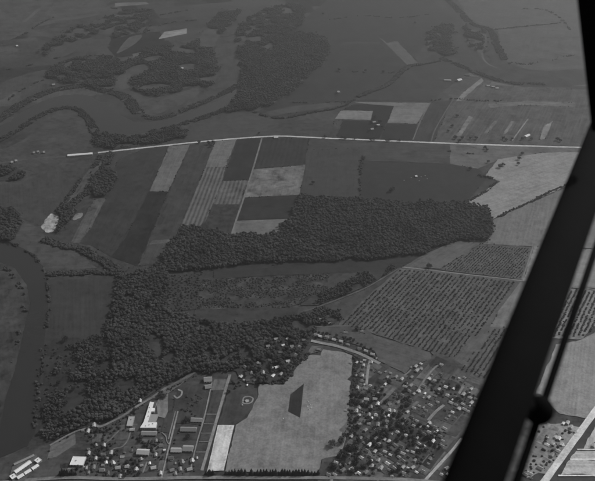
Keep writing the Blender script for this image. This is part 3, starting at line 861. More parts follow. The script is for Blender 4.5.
wood(52, [(296, 322), (305, 313), (322, 309), (340, 312), (333, 325), (316, 326), (306, 330)], 'clump of trees at the lower left corner of the orchard', each=70, smin=3, smax=5.2, gap=-0.1)
treeline([(499, 217), (515, 209), (528, 203), (545, 195), (563, 187), (585, 177)], 2.6, 'slanting hedge between two pale fields left of the strut', each=38, smin=2.8, smax=4.6)
treeline([(362, 160), (361, 175), (360, 185), (359, 197)], 1.6, 'hedge along the left of the dark square field', each=36, gap=-0.2)
treeline([(463, 203), (480, 195), (497, 182), (500, 178)], 2.8, 'hedge curling round the pale irregular field', each=45, smin=2.6, smax=4.4, gap=-0.3)
treeline([(478, 176), (490, 178), (500, 179.5)], 3.5, 'dark scrub at the top of the pale irregular field', each=45, gap=-0.2)
treeline([(446, 151), (462, 153), (474, 154)], 1.6, 'dotted hedge below the road at right', each=50, gap=-0.05)
treeline([(352, 357), (357, 361), (355, 385), (351, 410), (347.5, 433)], 4.0, 'dark belt of shrubs along the right of the large pale field', each=34, smin=2.2, smax=4.0)
treeline([(283, 383.5), (294, 370), (303, 359), (310, 353)], 3.0, 'dark wood fringe along the upper left of the large pale field', each=40, smin=3.0, smax=5.0)
treeline([(259, 384), (270, 383.5), (283, 383.5)], 2.0, 'bushy edge at the top of the large pale field', each=34, smin=2.5, smax=4.0)
treeline([(165, 391), (178, 384), (196, 375)], 2.5, 'row of bushes along the wood edge lane', each=30, smin=2.0, smax=3.4, gap=-0.2)
treeline([(96, 430), (106, 427), (120, 420), (132, 413)], 2.5, 'bushes below the wood edge lane', each=34, smin=2.0, smax=3.6, gap=-0.2)
treeline([(183, 412), (192, 405), (203, 397)], 2.0, 'dark slanting hedge left of the garden plots', each=22, smin=1.8, smax=2.8)

# scrub field
P = scatter([at(*p) for p in [(200, 280), (300, 275.5), (326, 275), (326, 291), (300, 303), (280, 308), (196, 309)]], 34, ragged=10.0)
P = clearings(P, 0.025, -0.28)
stuff_points('scrub', P, rng.uniform(1.0, 3.0, len(P)), G_bush, 'scattered bushes on the rough field left of the orchard', 'scrub', 0.6)
P = scatter([at(*p) for p in [(165, 276), (203, 273), (199, 290), (194, 310), (168, 311)]], 90, ragged=10.0)
stuff_points('scrub', P, rng.uniform(1.6, 3.6, len(P)), G_bush, 'scattered bushes on the grey patch above the lower wood', 'scrub', 0.6)
P = scatter([at(*p) for p in [(42, 342), (60, 345), (62, 400), (58, 440), (38, 440), (40, 395)]], 420)
stuff_points('scrub', P, rng.uniform(1.5, 3.2, len(P)), G_bush, 'low bushes on the pasture beside the river', 'scrub', 0.6)
P = scatter([at(*p) for p in [(48, 346), (110, 342), (112, 380), (60, 436), (42, 436)]], 170)
P = clearings(P, 0.02, -0.05)
stuff_points('scrub', P, rng.uniform(1.2, 2.8, len(P)), G_bush, 'brush on the rough river pasture among the single trees', 'scrub', 0.6)

# ------------------------------------------------------------------ single trees, houses: prototypes and helpers
ORD = ['', 'first', 'second', 'third', 'fourth', 'fifth', 'sixth', 'seventh', 'eighth', 'ninth', 'tenth', 'eleventh', 'twelfth', 'thirteenth',
       'fourteenth', 'fifteenth', 'sixteenth', 'seventeenth', 'eighteenth', 'nineteenth', 'twentieth', 'twenty-first', 'twenty-second',
       'twenty-third', 'twenty-fourth', 'twenty-fifth', 'twenty-sixth', 'twenty-seventh', 'twenty-eighth', 'twenty-ninth', 'thirtieth']
for _t in ('thirty', 'forty', 'fifty'):
    ORD += [_t + '-' + q for q in ORD[1:10]] + [{'thirty': 'fortieth', 'forty': 'fiftieth', 'fifty': 'sixtieth'}[_t]]

def crown_mesh(seed, kind='round'):
    """a crown of lumpy lobes thickly set with leaf-clump faces; unit height 1, radius about 0.42"""
    r = random.Random(seed)
    V, F = [], []
    def leaf(c, n, s):
        n = n.normalized()
        t = n.orthogonal().normalized()
        t.rotate(Matrix.Rotation(r.uniform(0, 6.28), 3, n))
        b = n.cross(t)
        k = len(V)
        V.extend([c + t * s, c + b * s * r.uniform(0.6, 1.0), c - t * s, c - b * s * r.uniform(0.6, 1.0)])
        F.append((k, k + 1, k + 2, k + 3))
    if kind == 'round':
        lobes = [(Vector((0, 0, 0.56)), 0.27)]
        for i in range(9):
            a = i * 2.4 + r.uniform(-0.4, 0.4)
            z = r.uniform(0.36, 0.82)
            rad = 0.25 * math.sqrt(max(0.1, 1 - ((z - 0.55) / 0.36) ** 2))
            lobes.append((Vector((math.cos(a) * rad, math.sin(a) * rad, z)), r.uniform(0.13, 0.2)))
        for c, rad in lobes:
            for j in range(46):
                d = Vector((r.gauss(0, 1), r.gauss(0, 1), r.gauss(0.1, 1))).normalized()
                leaf(c + d * rad * r.uniform(0.72, 1.08), d + Vector((r.uniform(-.7, .7), r.uniform(-.7, .7), r.uniform(-.4, .7))), r.uniform(0.035, 0.062))
    else:
        for j in range(330):
            h = 1 - math.sqrt(r.random())
            rad = (1 - h) * 0.24 * (0.8 + 0.3 * math.sin(h * 40)) + 0.01
            a = r.uniform(0, 6.28)
            d = Vector((math.cos(a), math.sin(a), -0.25))
            q = r.uniform(0.5, 1.05)
            leaf(Vector((d.x * rad * q, d.y * rad * q, 0.1 + 0.9 * h)), d + Vector((r.uniform(-.5, .5), r.uniform(-.5, .5), 0.7)), r.uniform(0.03, 0.055))
    me = bpy.data.meshes.new('crown')
    me.from_pydata([tuple(v) for v in V], [], F)
    return me

def trunk_mesh(h, r0, limbs):
    V, F = [], []
    def tube(a, b, ra, rb):
        a, b = Vector(a), Vector(b)
        d = (b - a).normalized()
        t = d.orthogonal().normalized()
        s = d.cross(t)
        k = len(V)
        for p, rr in ((a, ra), (b, rb)):
            for i in range(5):
                an = i * 2 * math.pi / 5
                V.append(p + (t * math.cos(an) + s * math.sin(an)) * rr)
        for i in range(5):
            j = (i + 1) % 5
            F.append((k + i, k + j, k + 5 + j, k + 5 + i))
    tube((0, 0, -0.03), (0, 0, h), r0, r0 * 0.5)
    for i in range(limbs):
        a = i * 2.1
        tube((0, 0, h * (0.55 + 0.12 * i)), (0.2 * math.cos(a), 0.2 * math.sin(a), h * (0.85 + 0.1 * i)), r0 * 0.45, r0 * 0.2)
    me = bpy.data.meshes.new('trunk')
    me.from_pydata([tuple(v) for v in V], [], F)
    me.materials.append(M_bark)
    return me

CROWNS = {'tree': [], 'conifer': [], 'orchard_tree': []}
for k in range(6):
    me = crown_mesh(100 + k); me.materials.append(M_tree_leaf); CROWNS['tree'].append(me)
for k in range(4):
    me = crown_mesh(200 + k, 'cone'); me.materials.append(M_con_leaf); CROWNS['conifer'].append(me)
for k in range(4):
    me = crown_mesh(300 + k); me.materials.append(M_orch_leaf); CROWNS['orchard_tree'].append(me)
TRUNKS = {'tree': trunk_mesh(0.55, 0.03, 4), 'conifer': trunk_mesh(0.9, 0.02, 0), 'orchard_tree': trunk_mesh(0.5, 0.035, 3)}

TREES = []      # (object, px, py, kind, height)
def tree(kind, w, height, spread=1.0, px=None, py=None):
    o = bpy.data.objects.new(kind, None)
    o.empty_display_size = 1.0
    o.location = (w[0], w[1], 0)
    o.rotation_euler = (0, 0, random.uniform(0, 6.28))
    o.scale = (height * spread, height * spread, height)
    C.objects.link(o)
    c = bpy.data.objects.new('crown', random.choice(CROWNS[kind]))
    t = bpy.data.objects.new('trunk', TRUNKS[kind])
    for q in (c, t):
        C.objects.link(q)
        q.parent = o
    TREES.append((o, px, py, kind, height))
    return o

def box(V, F, x0, x1, y0, y1, z0, z1):
    k = len(V)
    V += [(x0, y0, z0), (x1, y0, z0), (x1, y1, z0), (x0, y1, z0), (x0, y0, z1), (x1, y0, z1), (x1, y1, z1), (x0, y1, z1)]
    F += [(k, k + 3, k + 2, k + 1), (k + 4, k + 5, k + 6, k + 7), (k, k + 1, k + 5, k + 4), (k + 1, k + 2, k + 6, k + 5), (k + 2, k + 3, k + 7, k + 6), (k + 3, k, k + 4, k + 7)]

def gable(V, F, x0, x1, y0, y1, z, rise, ov=0.5, th=0.18):
    """ridge along x, solid slab roof"""
    ym = (y0 + y1) / 2
    k = len(V)
    slope = rise / ((y1 - y0) / 2)
    dz = slope * ov
    pr = [(y0 - ov, z - dz), (ym, z + rise), (y1 + ov, z - dz), (y1 + ov, z - dz + th), (ym, z + rise + th * 1.2), (y0 - ov, z - dz + th)]
    for x in (x0 - ov, x1 + ov):
        V += [(x, y, zz) for y, zz in pr]
    for i in range(6):
        j = (i + 1) % 6
        F.append((k + i, k + 6 + i, k + 6 + j, k + j))
    F += [(k + 0, k + 1, k + 4, k + 5), (k + 1, k + 2, k + 3, k + 4), (k + 6, k + 11, k + 10, k + 7), (k + 7, k + 10, k + 9, k + 8)]

def gable_wall(V, F, x0, x1, y0, y1, z, rise):
    box(V, F, x0, x1, y0, y1, -0.3, z)
    ym = (y0 + y1) / 2
    for x in (x0, x1):
        k = len(V)
        V += [(x, y0, z), (x, y1, z), (x, ym, z + rise - 0.05)]
        F += [(k, k + 1, k + 2)]

def make_house_meshes(seed):
    r = random.Random(seed)
    L, W = r.uniform(9, 12.5), r.uniform(6.8, 8.4)
    z, rise = r.choice([3.2, 4.6, 5.4]), r.uniform(2.2, 3.4)
    Vw, Fw, Vr, Fr = [], [], [], []
    gable_wall(Vw, Fw, -L / 2, L / 2, -W / 2, W / 2, z, rise)
    gable(Vr, Fr, -L / 2, L / 2, -W / 2, W / 2, z, rise)
    if seed % 2:                       # lean-to porch or rear wing
        x0 = r.uniform(-L / 2 + 0.3, 0)
        s = r.choice([-1, 1])
        y0, y1 = (W / 2 + 0.003, W / 2 + 2.6) if s > 0 else (-W / 2 - 2.6, -W / 2 - 0.003)
        box(Vw, Fw, x0, x0 + L * 0.45, y0, y1, -0.3, 2.5)
        k = len(Vr)
        lo, hi = (y1 + 0.3, y0 + 0.004) if s > 0 else (y0 - 0.3, y1 - 0.004)
        for zz in (0, 0.15):
            Vr += [(x0 - 0.3, lo, 2.45 + zz), (x0 + L * 0.45 + 0.3, lo, 2.45 + zz), (x0 + L * 0.45 + 0.3, hi, 2.95 + zz), (x0 - 0.3, hi, 2.95 + zz)]
        Fr += [(k, k + 1, k + 2, k + 3), (k + 4, k + 5, k + 6, k + 7)] + [(k + i, k + (i + 1) % 4, k + 4 + (i + 1) % 4, k + 4 + i) for i in range(4)]
    Vc, Fc = [], []
    cx = r.uniform(-L / 3, L / 3)
    box(Vc, Fc, cx - 0.4, cx + 0.4, 0.4, 1.2, z + rise * 0.4, z + rise + 1.2)
    wins = []
    for sx in (-0.3, 0.0, 0.3):
        for zz in ([1.0] if z < 4 else [0.9, 3.1]):
            for s in (-1, 1):
                if s == -1 and sx == 0 and zz < 1.05:
                    continue
                V, F = [], []
                y = s * W / 2
                box(V, F, sx * L - 0.5, sx * L + 0.5, min(y, y + s * 0.06), max(y, y + s * 0.06), zz, zz + 1.3)
                wins.append((V, F))
    Vd, Fd = [], []
    box(Vd, Fd, -0.5, 0.5, -W / 2 - 0.07, -W / 2, 0, 2.1)
    def mk(n, V, F, mat):
        me = bpy.data.meshes.new(n)
        me.from_pydata(V, [], F)
        if mat: me.materials.append(mat)
        return me
    roofs = {}
    for key in ROOFS:
        roofs[key] = mk('roof', Vr, Fr, ROOFS[key])
    return dict(wall=mk('wall', Vw, Fw, M_wall), roof=roofs, chimney=mk('chimney', Vc, Fc, M_brick),
                window=[mk('window', V, F, M_glass) for V, F in wins], door=mk('door', Vd, Fd, ROOFS['dark']), size=(L, W))

HM = [make_house_meshes(k) for k in range(8)]
HOUSES = []

def house(px, py, rz, roof='pale', scale=1.0, variant=None, name='house', detail=True):
    m = HM[variant if variant is not None else random.randrange(8)]
    w = at(px, py, 4.0)
    o = empty(name, (w[0], w[1], 0), rz)
    o.scale = (scale,) * 3
    def add(n, me, par):
        q = bpy.data.objects.new(n, me)
        C.objects.link(q)
        q.parent = par
        return q
    add('wall', m['wall'], o)
    rf = add('roof', m['roof'][roof], o)
    add('chimney', m['chimney'], rf)
    if detail:
        add('door', m['door'], o)
        for me in m['window']:
            add('window', me, o)
    HOUSES.append((o, px, py, roof, scale))
    return o

def long_building(name, p0, p1, width, height, roof, label, cat, flat=False, rise=None, windows=0, group=None):
    """building whose long axis runs between two photograph places"""
    width *= SC
    a, b = at(*p0, height), at(*p1, height)
    d = b - a
    L = np.linalg.norm(d)
    c = (a + b) / 2
    o = empty(name, (c[0], c[1], 0), math.atan2(d[1], d[0]))
    V, F, Vr, Fr = [], [], [], []
    hw = width / 2
    if flat:
        box(V, F, -L / 2, L / 2, -hw, hw, -0.3, height)
        box(Vr, Fr, -L / 2 - 0.25, L / 2 + 0.25, -hw - 0.25, hw + 0.25, height + 0.003, height + 0.3)
        V2, F2 = [], []
        for x0, x1, y0, y1 in ((-L / 2 - 0.25, L / 2 + 0.25, -hw - 0.25, -hw + 0.15), (-L / 2 - 0.25, L / 2 + 0.25, hw - 0.15, hw + 0.25),
                               (-L / 2 - 0.25, -L / 2 + 0.15, -hw + 0.153, hw - 0.153), (L / 2 - 0.15, L / 2 + 0.25, -hw + 0.153, hw - 0.153)):
            box(V2, F2, x0, x1, y0, y1, height + 0.303, height + 0.8)
    else:
        rise = rise or width * 0.28
        gable_wall(V, F, -L / 2, L / 2, -hw, hw, height, rise)
        gable(Vr, Fr, -L / 2, L / 2, -hw, hw, height, rise, 0.4)
    mesh_obj('wall', V, F, M_wall, o)
    rf = mesh_obj('roof', Vr, Fr, ROOFS[roof], o)
    if flat:
        mesh_obj('parapet', V2, F2, ROOFS[roof], rf)
        V3, F3 = [], []
        box(V3, F3, -L * 0.2, -L * 0.2 + 2.2, -1, 1.0, height + 0.303, height + 1.7)
        mesh_obj('roof_vent', V3, F3, ROOFS['grey'], rf)
    n = windows or max(2, int(L / 6))
    for s in (-1, 1):
        for i in range(n):
            x = -L / 2 + (i + 0.5) * L / n
            Vw, Fw = [], []
            y = s * hw
            box(Vw, Fw, x - L / n * 0.28, x + L / n * 0.28, min(y, y + s * 0.06), max(y, y + s * 0.06), height * 0.35, height * 0.78)
            mesh_obj('window', Vw, Fw, M_glass, o)
    Vd, Fd = [], []
    box(Vd, Fd, L / 2, L / 2 + 0.06, -1.2, 1.2, 0, min(2.6, height * 0.8))
    mesh_obj('door', Vd, Fd, ROOFS['dark'], o)
    tag(o, label, cat, group)
    BLD.append((c, max(L, width) / 2))
    return o

BLD = []
# large white L shaped building: one thing with wings
def l_building():
    a = at(145.5, 425, 7); b = at(152.2, 402, 7)
    base = at(141.5, 427.5, 0)
    o = empty('works_building', (base[0], base[1], 0), 0)
    def quad_block(pts, h, roofname, wname, rname, z0=-0.3):
        w = [at(*p, h) - base for p in pts]
        w = [tuple(x) for x in w]
        n = len(w)
        V = [(x, y, z0) for x, y in w] + [(x, y, h) for x, y in w]
        F = [tuple(range(n, 2 * n))] + [(i, (i + 1) % n, n + (i + 1) % n, n + i) for i in range(n)]
        wl = mesh_obj(wname, V, F, M_wall, o)
        c = np.mean(np.array(w), axis=0)
        grow = [tuple(c + (np.array(p) - c) * 1.012) for p in w]
        V = [(x, y, h + 0.004) for x, y in grow] + [(x, y, h + 0.45) for x, y in grow]
        F = [tuple(range(n, 2 * n)), tuple(range(n))[::-1]] + [(i, (i + 1) % n, n + (i + 1) % n, n + i) for i in range(n)]
        rf = mesh_obj(rname, V, F, ROOFS[roofname], o)
        V, F = [], []
        # roof vents along the block
        return wl, rf, w
    for nm, pts, h, rf in (('wing', [(150, 402), (154, 402.5), (147.6, 422.3), (143.6, 422.3)], 7.0, 'bright'),
                           ('wing', [(140, 427.8), (143.6, 422.4), (157, 422.4), (155.8, 427.8)], 7.4, 'bright'),
                           ('annex', [(150.8, 408.3), (155, 408), (154.4, 411.5), (150, 411.7)], 5.5, 'bright'),
                           ('annex', [(150, 414.5), (158.3, 414.5), (155.5, 422), (148, 422)], 4.6, 'grey'),
                           ('annex', [(153.4, 401.3), (157, 401.8), (155.3, 407), (152.6, 406.6)], 5.0, 'dark')):
        wl, r2, w = quad_block(pts, h, rf, nm + '_wall', nm + '_roof')
        if nm == 'wing':
            c = np.mean(np.array(w), axis=0)
            for t in (-0.3, 0.0, 0.3):
                d = np.array(w[2]) - np.array(w[0])
                V, F = [], []
                q = c + d * t * 0.7
                box(V, F, q[0] - 0.9, q[0] + 0.9, q[1] - 0.9, q[1] + 0.9, h + 0.453, h + 1.5)
                mesh_obj('roof_vent', V, F, ROOFS['grey'], r2)
    # windows along the front of the lower wing
    p0, p1 = at(140, 427.8, 7.4) - base, at(155.8, 427.8, 7.4) - base
    for i in range(8):
        x = p0[0] + (p1[0] - p0[0]) * (i + 0.5) / 8
        y = p0[1] + (p1[1] - p0[1]) * (i + 0.5) / 8
        V, F = [], []
        box(V, F, x - 1.1, x + 1.1, y - 0.10, y + 0.02, 2.0, 5.6)
        mesh_obj('window', V, F, M_glass, o)
    tag(o, 'large white flat roofed L shaped works building in the lower left', 'building')
    BLD.append((at(149, 415), 26.0))
l_building()
long_building('shed', (141.5, 433), (156.5, 433.2), 9, 4.0, 'grey', 'long grey shed directly below the large white L shaped building', 'shed')
long_building('shed', (131.8, 416.5), (129.5, 426), 9.5, 4.5, 'pale', 'pale upright block left of the large white L shaped building', 'building', flat=True)
long_building('greenhouse', (180.5, 429), (196.5, 429.3), 9.5, 3.5, 'grey', 'long grey greenhouse right of the straight white path, upper', 'greenhouse')
long_building('greenhouse', (171, 449.8), (182, 450), 9.0, 3.5, 'pale', 'pale greenhouse touching the straight white path, lower', 'greenhouse')
long_building('shed', (183, 448), (193, 448.3), 12, 4.5, 'grey', 'broad grey shed right of the lower pale greenhouse', 'shed')
long_building('shed', (191, 419.5), (202, 420), 9, 4.0, 'grey', 'grey shed above the long grey greenhouse', 'shed')
long_building('warehouse', (71.5, 460.7), (84.6, 461.2), 17, 5.0, 'bright', 'white flat warehouse in front of a bright yard near the bottom', 'warehouse', flat=True)
long_building('hall', (137, 451.5), (149, 452), 11, 6.0, 'pale', 'big pale gabled hall in the lower left gardens', 'hall')
long_building('lodge', (204, 379.5), (212, 379), 12, 5.5, 'pale', 'peaked pale house at the top of the garden plots', 'house', rise=6)
long_building('shed', (205, 387), (211, 386), 10, 4.0, 'grey', 'grey shed below the peaked house above the garden plots', 'shed')
# depot of long white sheds in the corner
long_building('depot_shed', (14.8, 472.2), (30.3, 461.5), 7.0, 5.0, 'bright', 'long unbroken white shed of the corner depot, nearest the river', 'shed', group='white sheds of the corner depot')
long_building('depot_shed', (17.2, 478), (23.4, 474.3), 6.0, 4.5, 'bright', 'short white shed of the corner depot, leftmost of three in line', 'shed', group='white sheds of the corner depot')
long_building('depot_shed', (24.6, 473.4), (30.6, 469.8), 6.0, 4.5, 'bright', 'short white shed of the corner depot, middle of three in line', 'shed', group='white sheds of the corner depot')
long_building('depot_shed', (32, 468.9), (38, 464.9), 6.0, 4.5, 'bright', 'short white shed of the corner depot, rightmost of three in line', 'shed', group='white sheds of the corner depot')
long_building('depot_shed', (36.3, 459), (39.8, 461.5), 7.5, 6.0, 'bright', 'white block closing the right end of the corner depot', 'shed', flat=True)
long_building('depot_shed', (11.8, 474.8), (14.6, 478), 7.5, 6.0, 'bright', 'white block closing the left end of the corner depot', 'shed', flat=True)
long_building('depot_shed', (14, 464.5), (34, 455), 4.0, 3.5, 'grey', 'narrow grey shed behind the white corner depot', 'shed')
field('yard', 80, [(10, 476), (14, 463), (36, 454.5), (42, 462), (24, 482), (12, 484)], 'grey yard of the corner depot', amp=0.5)
# far farm buildings
long_building('poultry_house', (67.5, 155.2), (92.5, 153.2), 11, 5, 'bright', 'long white building at the left end of the main road', 'farm building', rise=2.5)
long_building('barn', (274, 136.9), (278.2, 136.9), 11, 5, 'bright', 'small white building standing on the edge of the main road', 'barn')
long_building('barn', (457, 80.2), (461, 79.3), 14, 6, 'bright', 'brightest far barn in the upper right', 'barn')
long_building('barn', (444, 79.8), (451, 80), 9, 5, 'pale', 'pale low barn left of the brightest far barn', 'barn')
long_building('barn', (465, 74.5), (470, 75), 9, 5, 'grey', 'grey barn right of the brightest far barn', 'barn')
long_building('barn', (180.5, 68.2), (183.3, 68), 12, 6, 'bright', 'tiny white barn in a far wood below the bright oblong field', 'barn')
long_building('barn', (52, 84.6), (55, 84.3), 12, 5, 'pale', 'tiny pale barn above the wooded river bend', 'barn')
long_building('barn', (16, 45.8), (18, 45.6), 12, 5, 'bright', 'tiny white barn in the far upper left', 'barn')
long_building('barn', (272, 97.4), (274.5, 97.2), 10, 5, 'bright', 'tiny white hut at the lower edge of the largest far wood', 'hut')
long_building('barn', (337, 92), (339, 91.5), 12, 6, 'pale', 'tiny pale barn alone in the very large dull field', 'barn')
long_building('barn', (525, 136.6), (529, 134.6), 10, 5, 'bright', 'small white farmhouse above the main road near the strut', 'farmhouse')
long_building('barn', (415, 176), (417, 175.8), 8, 4, 'bright', 'small white hut alone in the dark square field', 'hut')
for i, (x, y) in enumerate([(374, 122), (378, 125), (372, 129)]):
    long_building('barn', (x - 1.5, y), (x + 1.5, y - 0.4), 9, 4.5, 'pale', ['upper', 'right', 'lower'][i] + ' pale building of the farm above the main road', 'farm building')
for i, (x, y) in enumerate([(34, 152.5), (38, 151.5), (44, 152), (12, 162), (16, 160.5)]):
    long_building('barn', (x - 1, y), (x + 1, y - 0.2), 10, 4.5, 'pale', ORD[i + 1] + ' tiny pale farm building in the river bend meadow, counted as a scattered line', 'farm building')
for i, (x, y) in enumerate([(488, 85.5), (493, 86.5), (497, 88)]):
    long_building('barn', (x - 1.6, y), (x + 1.6, y), 9, 4.5, 'pale', ['left', 'middle', 'right'][i] + ' building of the pale far farm in the upper right', 'farm building')

# ------------------------------------------------------------------ village houses (photograph places of the roofs)
LAND = [   # landmark phrases for labels, with places
    ('on the curved street', 342, 342), ('behind the curved street', 330, 322), ('by the short straight street', 366, 376),
    ('beside the pale square lot', 360, 393), ('by the wide central drive', 384, 404), ('near the grey garden', 412, 396),
    ('below the slanting orchard lane end', 426, 376), ('under the orchard corner', 450, 386), ('beside the strut above the pale plot', 464, 402),
    ('along the upper pale field edge', 352, 416), ('in the middle of the village', 400, 425), ('at the short wide lane', 430, 428),
    ('left of the straight lane', 426, 456), ('in the lower village centre', 398, 458), ('at the lower corner of the pale field', 340, 464),
    ('below the pale field corner', 366, 456), ('above the bottom road at right', 404, 476), ('left of the wide corner road', 556, 440),
    ('in the lower left gardens', 122, 462), ('by the corner depot', 60, 468), ('at the pale river lane', 90, 438), ('by the white L building', 150, 440),
    ('along the straight white path', 178, 460), ('by the wood edge lane', 118, 424), ('at the dark lawn', 246, 388), ('inside the lower wood', 285, 350),
    ('on the river pasture', 80, 370), ('on the main road above the strips', 205, 143), ('on the main road in the middle', 360, 140),
    ('on the main road at right', 490, 141), ('in the dull field left of the strips', 85, 250), ('in the fields left of the strut', 515, 165),
    ('right of the strut', 570, 470), ('by the garden plots', 205, 400), ('at the bottom edge by the strut', 446, 474),
]
street = math.atan2(*(at(350, 350.5) - at(322, 343.5))[::-1])
grid = math.atan2(*(at(366.5, 385) - at(370, 361))[::-1])
slant = math.atan2(*(at(426, 378) - at(437, 366))[::-1])
H = []
for x, y, r in [(316.3, 334.5, 'pale'), (320, 336, 'bright'), (327, 336.8, 'pale'), (334, 339, 'white'), (341, 341, 'white'), (348, 344, 'bright'), (359.6, 348, 'pale'), (366, 350.5, 'white'), (372.5, 354, 'pale')]:
    H.append((x, y, street, r, 1.0))
for x, y, r in [(319.7, 319, 'bright'), (328, 316, 'grey'), (330, 323, 'pale'), (358, 328, 'pale'), (345.7, 332, 'grey'), (318.5, 349, 'pale'), (362, 331, 'grey')]:
    H.append((x, y, street + random.uniform(-.3, .3), r, 1.0))
for x, y, r in [(363.4, 365, 'pale'), (363, 370, 'grey'), (362.5, 375.5, 'pale'), (362.2, 380.5, 'grey'), (371.5, 362, 'white'), (357.5, 387.5, 'pale'), (366, 388.5, 'white'), (366.4, 398.7, 'pale'), (375, 398.7, 'white'), (378, 403.8, 'bright'),
                (356.5, 411, 'white'), (359, 407, 'pale'), (351.3, 408.5, 'grey'), (369, 414.6, 'pale'), (376, 414.6, 'white'), (390, 404, 'pale'), (389.5, 410.5, 'white'), (394, 411, 'pale'),
                (387, 421, 'pale'), (386, 427, 'grey'), (362, 402, 'grey'), (371, 407, 'grey'), (364, 421, 'dark'), (378, 424, 'grey')]:
    H.append((x, y, grid + random.choice([0, math.pi / 2]), r, 0.95))
for x, y, r in [(407.5, 411.5, 'white'), (405, 386, 'pale'), (409, 390.5, 'white'), (411, 385, 'grey'), (417, 370, 'bright'), (416, 365.5, 'pale'), (421, 368, 'grey'), (441.5, 364.5, 'bright'), (429, 378, 'white'), (435, 380, 'pale'),
                (446, 386.6, 'bright'), (439, 388.8, 'pale'), (418.5, 390.5, 'white'), (424, 386, 'grey'), (463.5, 393.6, 'pale'), (447.5, 395, 'white'), (451, 402.5, 'pale'), (459, 408, 'bright'), (463, 404, 'white'), (464.5, 409, 'pale'),
                (471.6, 402.5, 'white'), (468.5, 411, 'pale'), (470, 397, 'pale'), (456, 404.5, 'pale'), (414, 408, 'pale'), (402, 395, 'grey'), (398, 402, 'grey'), (455, 397, 'grey'),
                (429.5, 422, 'white'), (434.6, 427, 'pale'), (429, 432, 'bright'), (433, 441, 'bright'), (442, 446, 'white'), (413.6, 425.7, 'pale'), (406, 435, 'white'), (424, 434, 'grey'), (440, 436, 'grey')]:
    H.append((x, y, slant + random.choice([0, math.pi / 2]) + random.uniform(-.1, .1), r, 0.95))
for x, y, r in [(389, 441, 'white'), (385, 451, 'pale'), (399, 457, 'white'), (413, 452, 'bright'), (417, 448, 'pale'), (419, 443.5, 'white'), (387.6, 463, 'white'), (381, 468, 'pale'), (394, 468, 'pale'), (404, 473, 'white'),
                (413, 467, 'pale'), (423, 471, 'white'), (395, 445, 'grey'), (403.5, 460.6, 'grey'), (403, 453, 'pale'), (441.5, 474, 'white'), (415, 460, 'grey'), (430, 458, 'grey'), (447, 468, 'pale'),
                (336, 462.5, 'bright'), (351.6, 436, 'bright'), (369.6, 444.7, 'bright'), (361, 457, 'white'), (351, 469, 'white'), (378.5, 460, 'pale'), (372, 466, 'pale'), (334.7, 474, 'pale'), (328.5, 474.5, 'pale'), (375, 451, 'pale'),
                (366, 472, 'grey'), (376, 438, 'grey'), (343, 470, 'grey'), (392, 476, 'grey'), (380, 430, 'dark')]:
    H.append((x, y, slant + random.choice([0, math.pi / 2]) + random.uniform(-.25, .25), r, 0.92))
for x, y, r in [(567.6, 422.5, 'bright'), (555.5, 436.5, 'white'), (559, 438.5, 'bright'), (547, 444, 'bright'), (558, 450.5, 'white'), (562, 444, 'white'), (525.7, 474.6, 'white'), (529.5, 473, 'pale'), (575, 431, 'pale'), (540, 468, 'pale'), (593.6, 445, 'bright'), (571, 427, 'pale'), (552, 455, 'grey')]:
    H.append((x, y, slant + random.choice([0, math.pi / 2]), r, 1.0))
for x, y, r in [(88.6, 453, 'white'), (104, 445, 'pale'), (113, 463, 'white'), (118, 467.6, 'pale'), (111, 452, 'white'), (132, 429.5, 'bright'), (88, 431, 'pale'), (94, 424.5, 'pale'), (127, 466, 'pale'), (93.6, 467, 'grey'), (120, 476, 'pale'),
                (136, 469, 'pale'), (153.5, 467.6, 'white'), (160.5, 473, 'white'), (192, 460.6, 'white'), (189.6, 469, 'pale'), (102, 470, 'grey'), (182, 462, 'grey'), (172, 470, 'grey'), (140, 400.5, 'pale'), (126, 404, 'grey'), (118, 408, 'pale'), (141, 459, 'grey'), (108, 473, 'dark'), (171, 458, 'grey')]:
    H.append((x, y, random.choice([0.1, 1.67]) + random.uniform(-.2, .2), r, 0.95))
for i, (x, y) in enumerate(WOODH):
    H.append((x, y, random.uniform(0, 3.1), ['pale', 'white', 'grey', 'bright', 'pale'][i % 5], 1.0))
H.append((247, 400.5, 0.4, 'pale', 0.95))
VIL = [at(*p) for p in [(356, 362), (404, 378), (440, 366), (474, 392), (466, 412), (446, 430), (448, 446), (425, 474), (330, 476), (350, 440)]]
used = [at(h[0], h[1], 4.0) for h in H]
for w in scatter(VIL, 520, 0.7):
    if all(np.linalg.norm(w - q) > 15 for q in used) and len(keep_off_roads(np.array([w]), 6.0)):
        used.append(w)
        x, y = px_of(w)
        H.append((x, y - 1.5, slant + random.choice([0, math.pi / 2]) + random.uniform(-.1, .1), random.choice(['grey', 'grey', 'dark', 'pale']), 0.85))
VIL2 = [at(*p) for p in [(62, 474), (100, 442), (126, 434), (160, 442), (192, 456), (192, 474)]]
for w in scatter(VIL2, 900, 0.7):
    if all(np.linalg.norm(w - q) > 16 for q in used) and all(np.linalg.norm(w - c) > r2 + 8 for c, r2 in BLD) and len(keep_off_roads(np.array([w]), 6.0)):
        used.append(w)
        x, y = px_of(w)
        H.append((x, y - 1.5, random.choice([0.1, 1.67]) + random.uniform(-.15, .15), random.choice(['grey', 'grey', 'dark', 'pale']), 0.85))
NH = len(H)
for x, y, rz, r, s in H:
    house(x, y, rz, 'white' if r == 'bright' and random.random() < 0.55 else r, s * random.uniform(0.78, 1.0))

def nearest_land(px, py):
    return min(LAND, key=lambda l: ((l[1] - px)) ** 2 + ((l[2] - py) * 1.25) ** 2)[0]

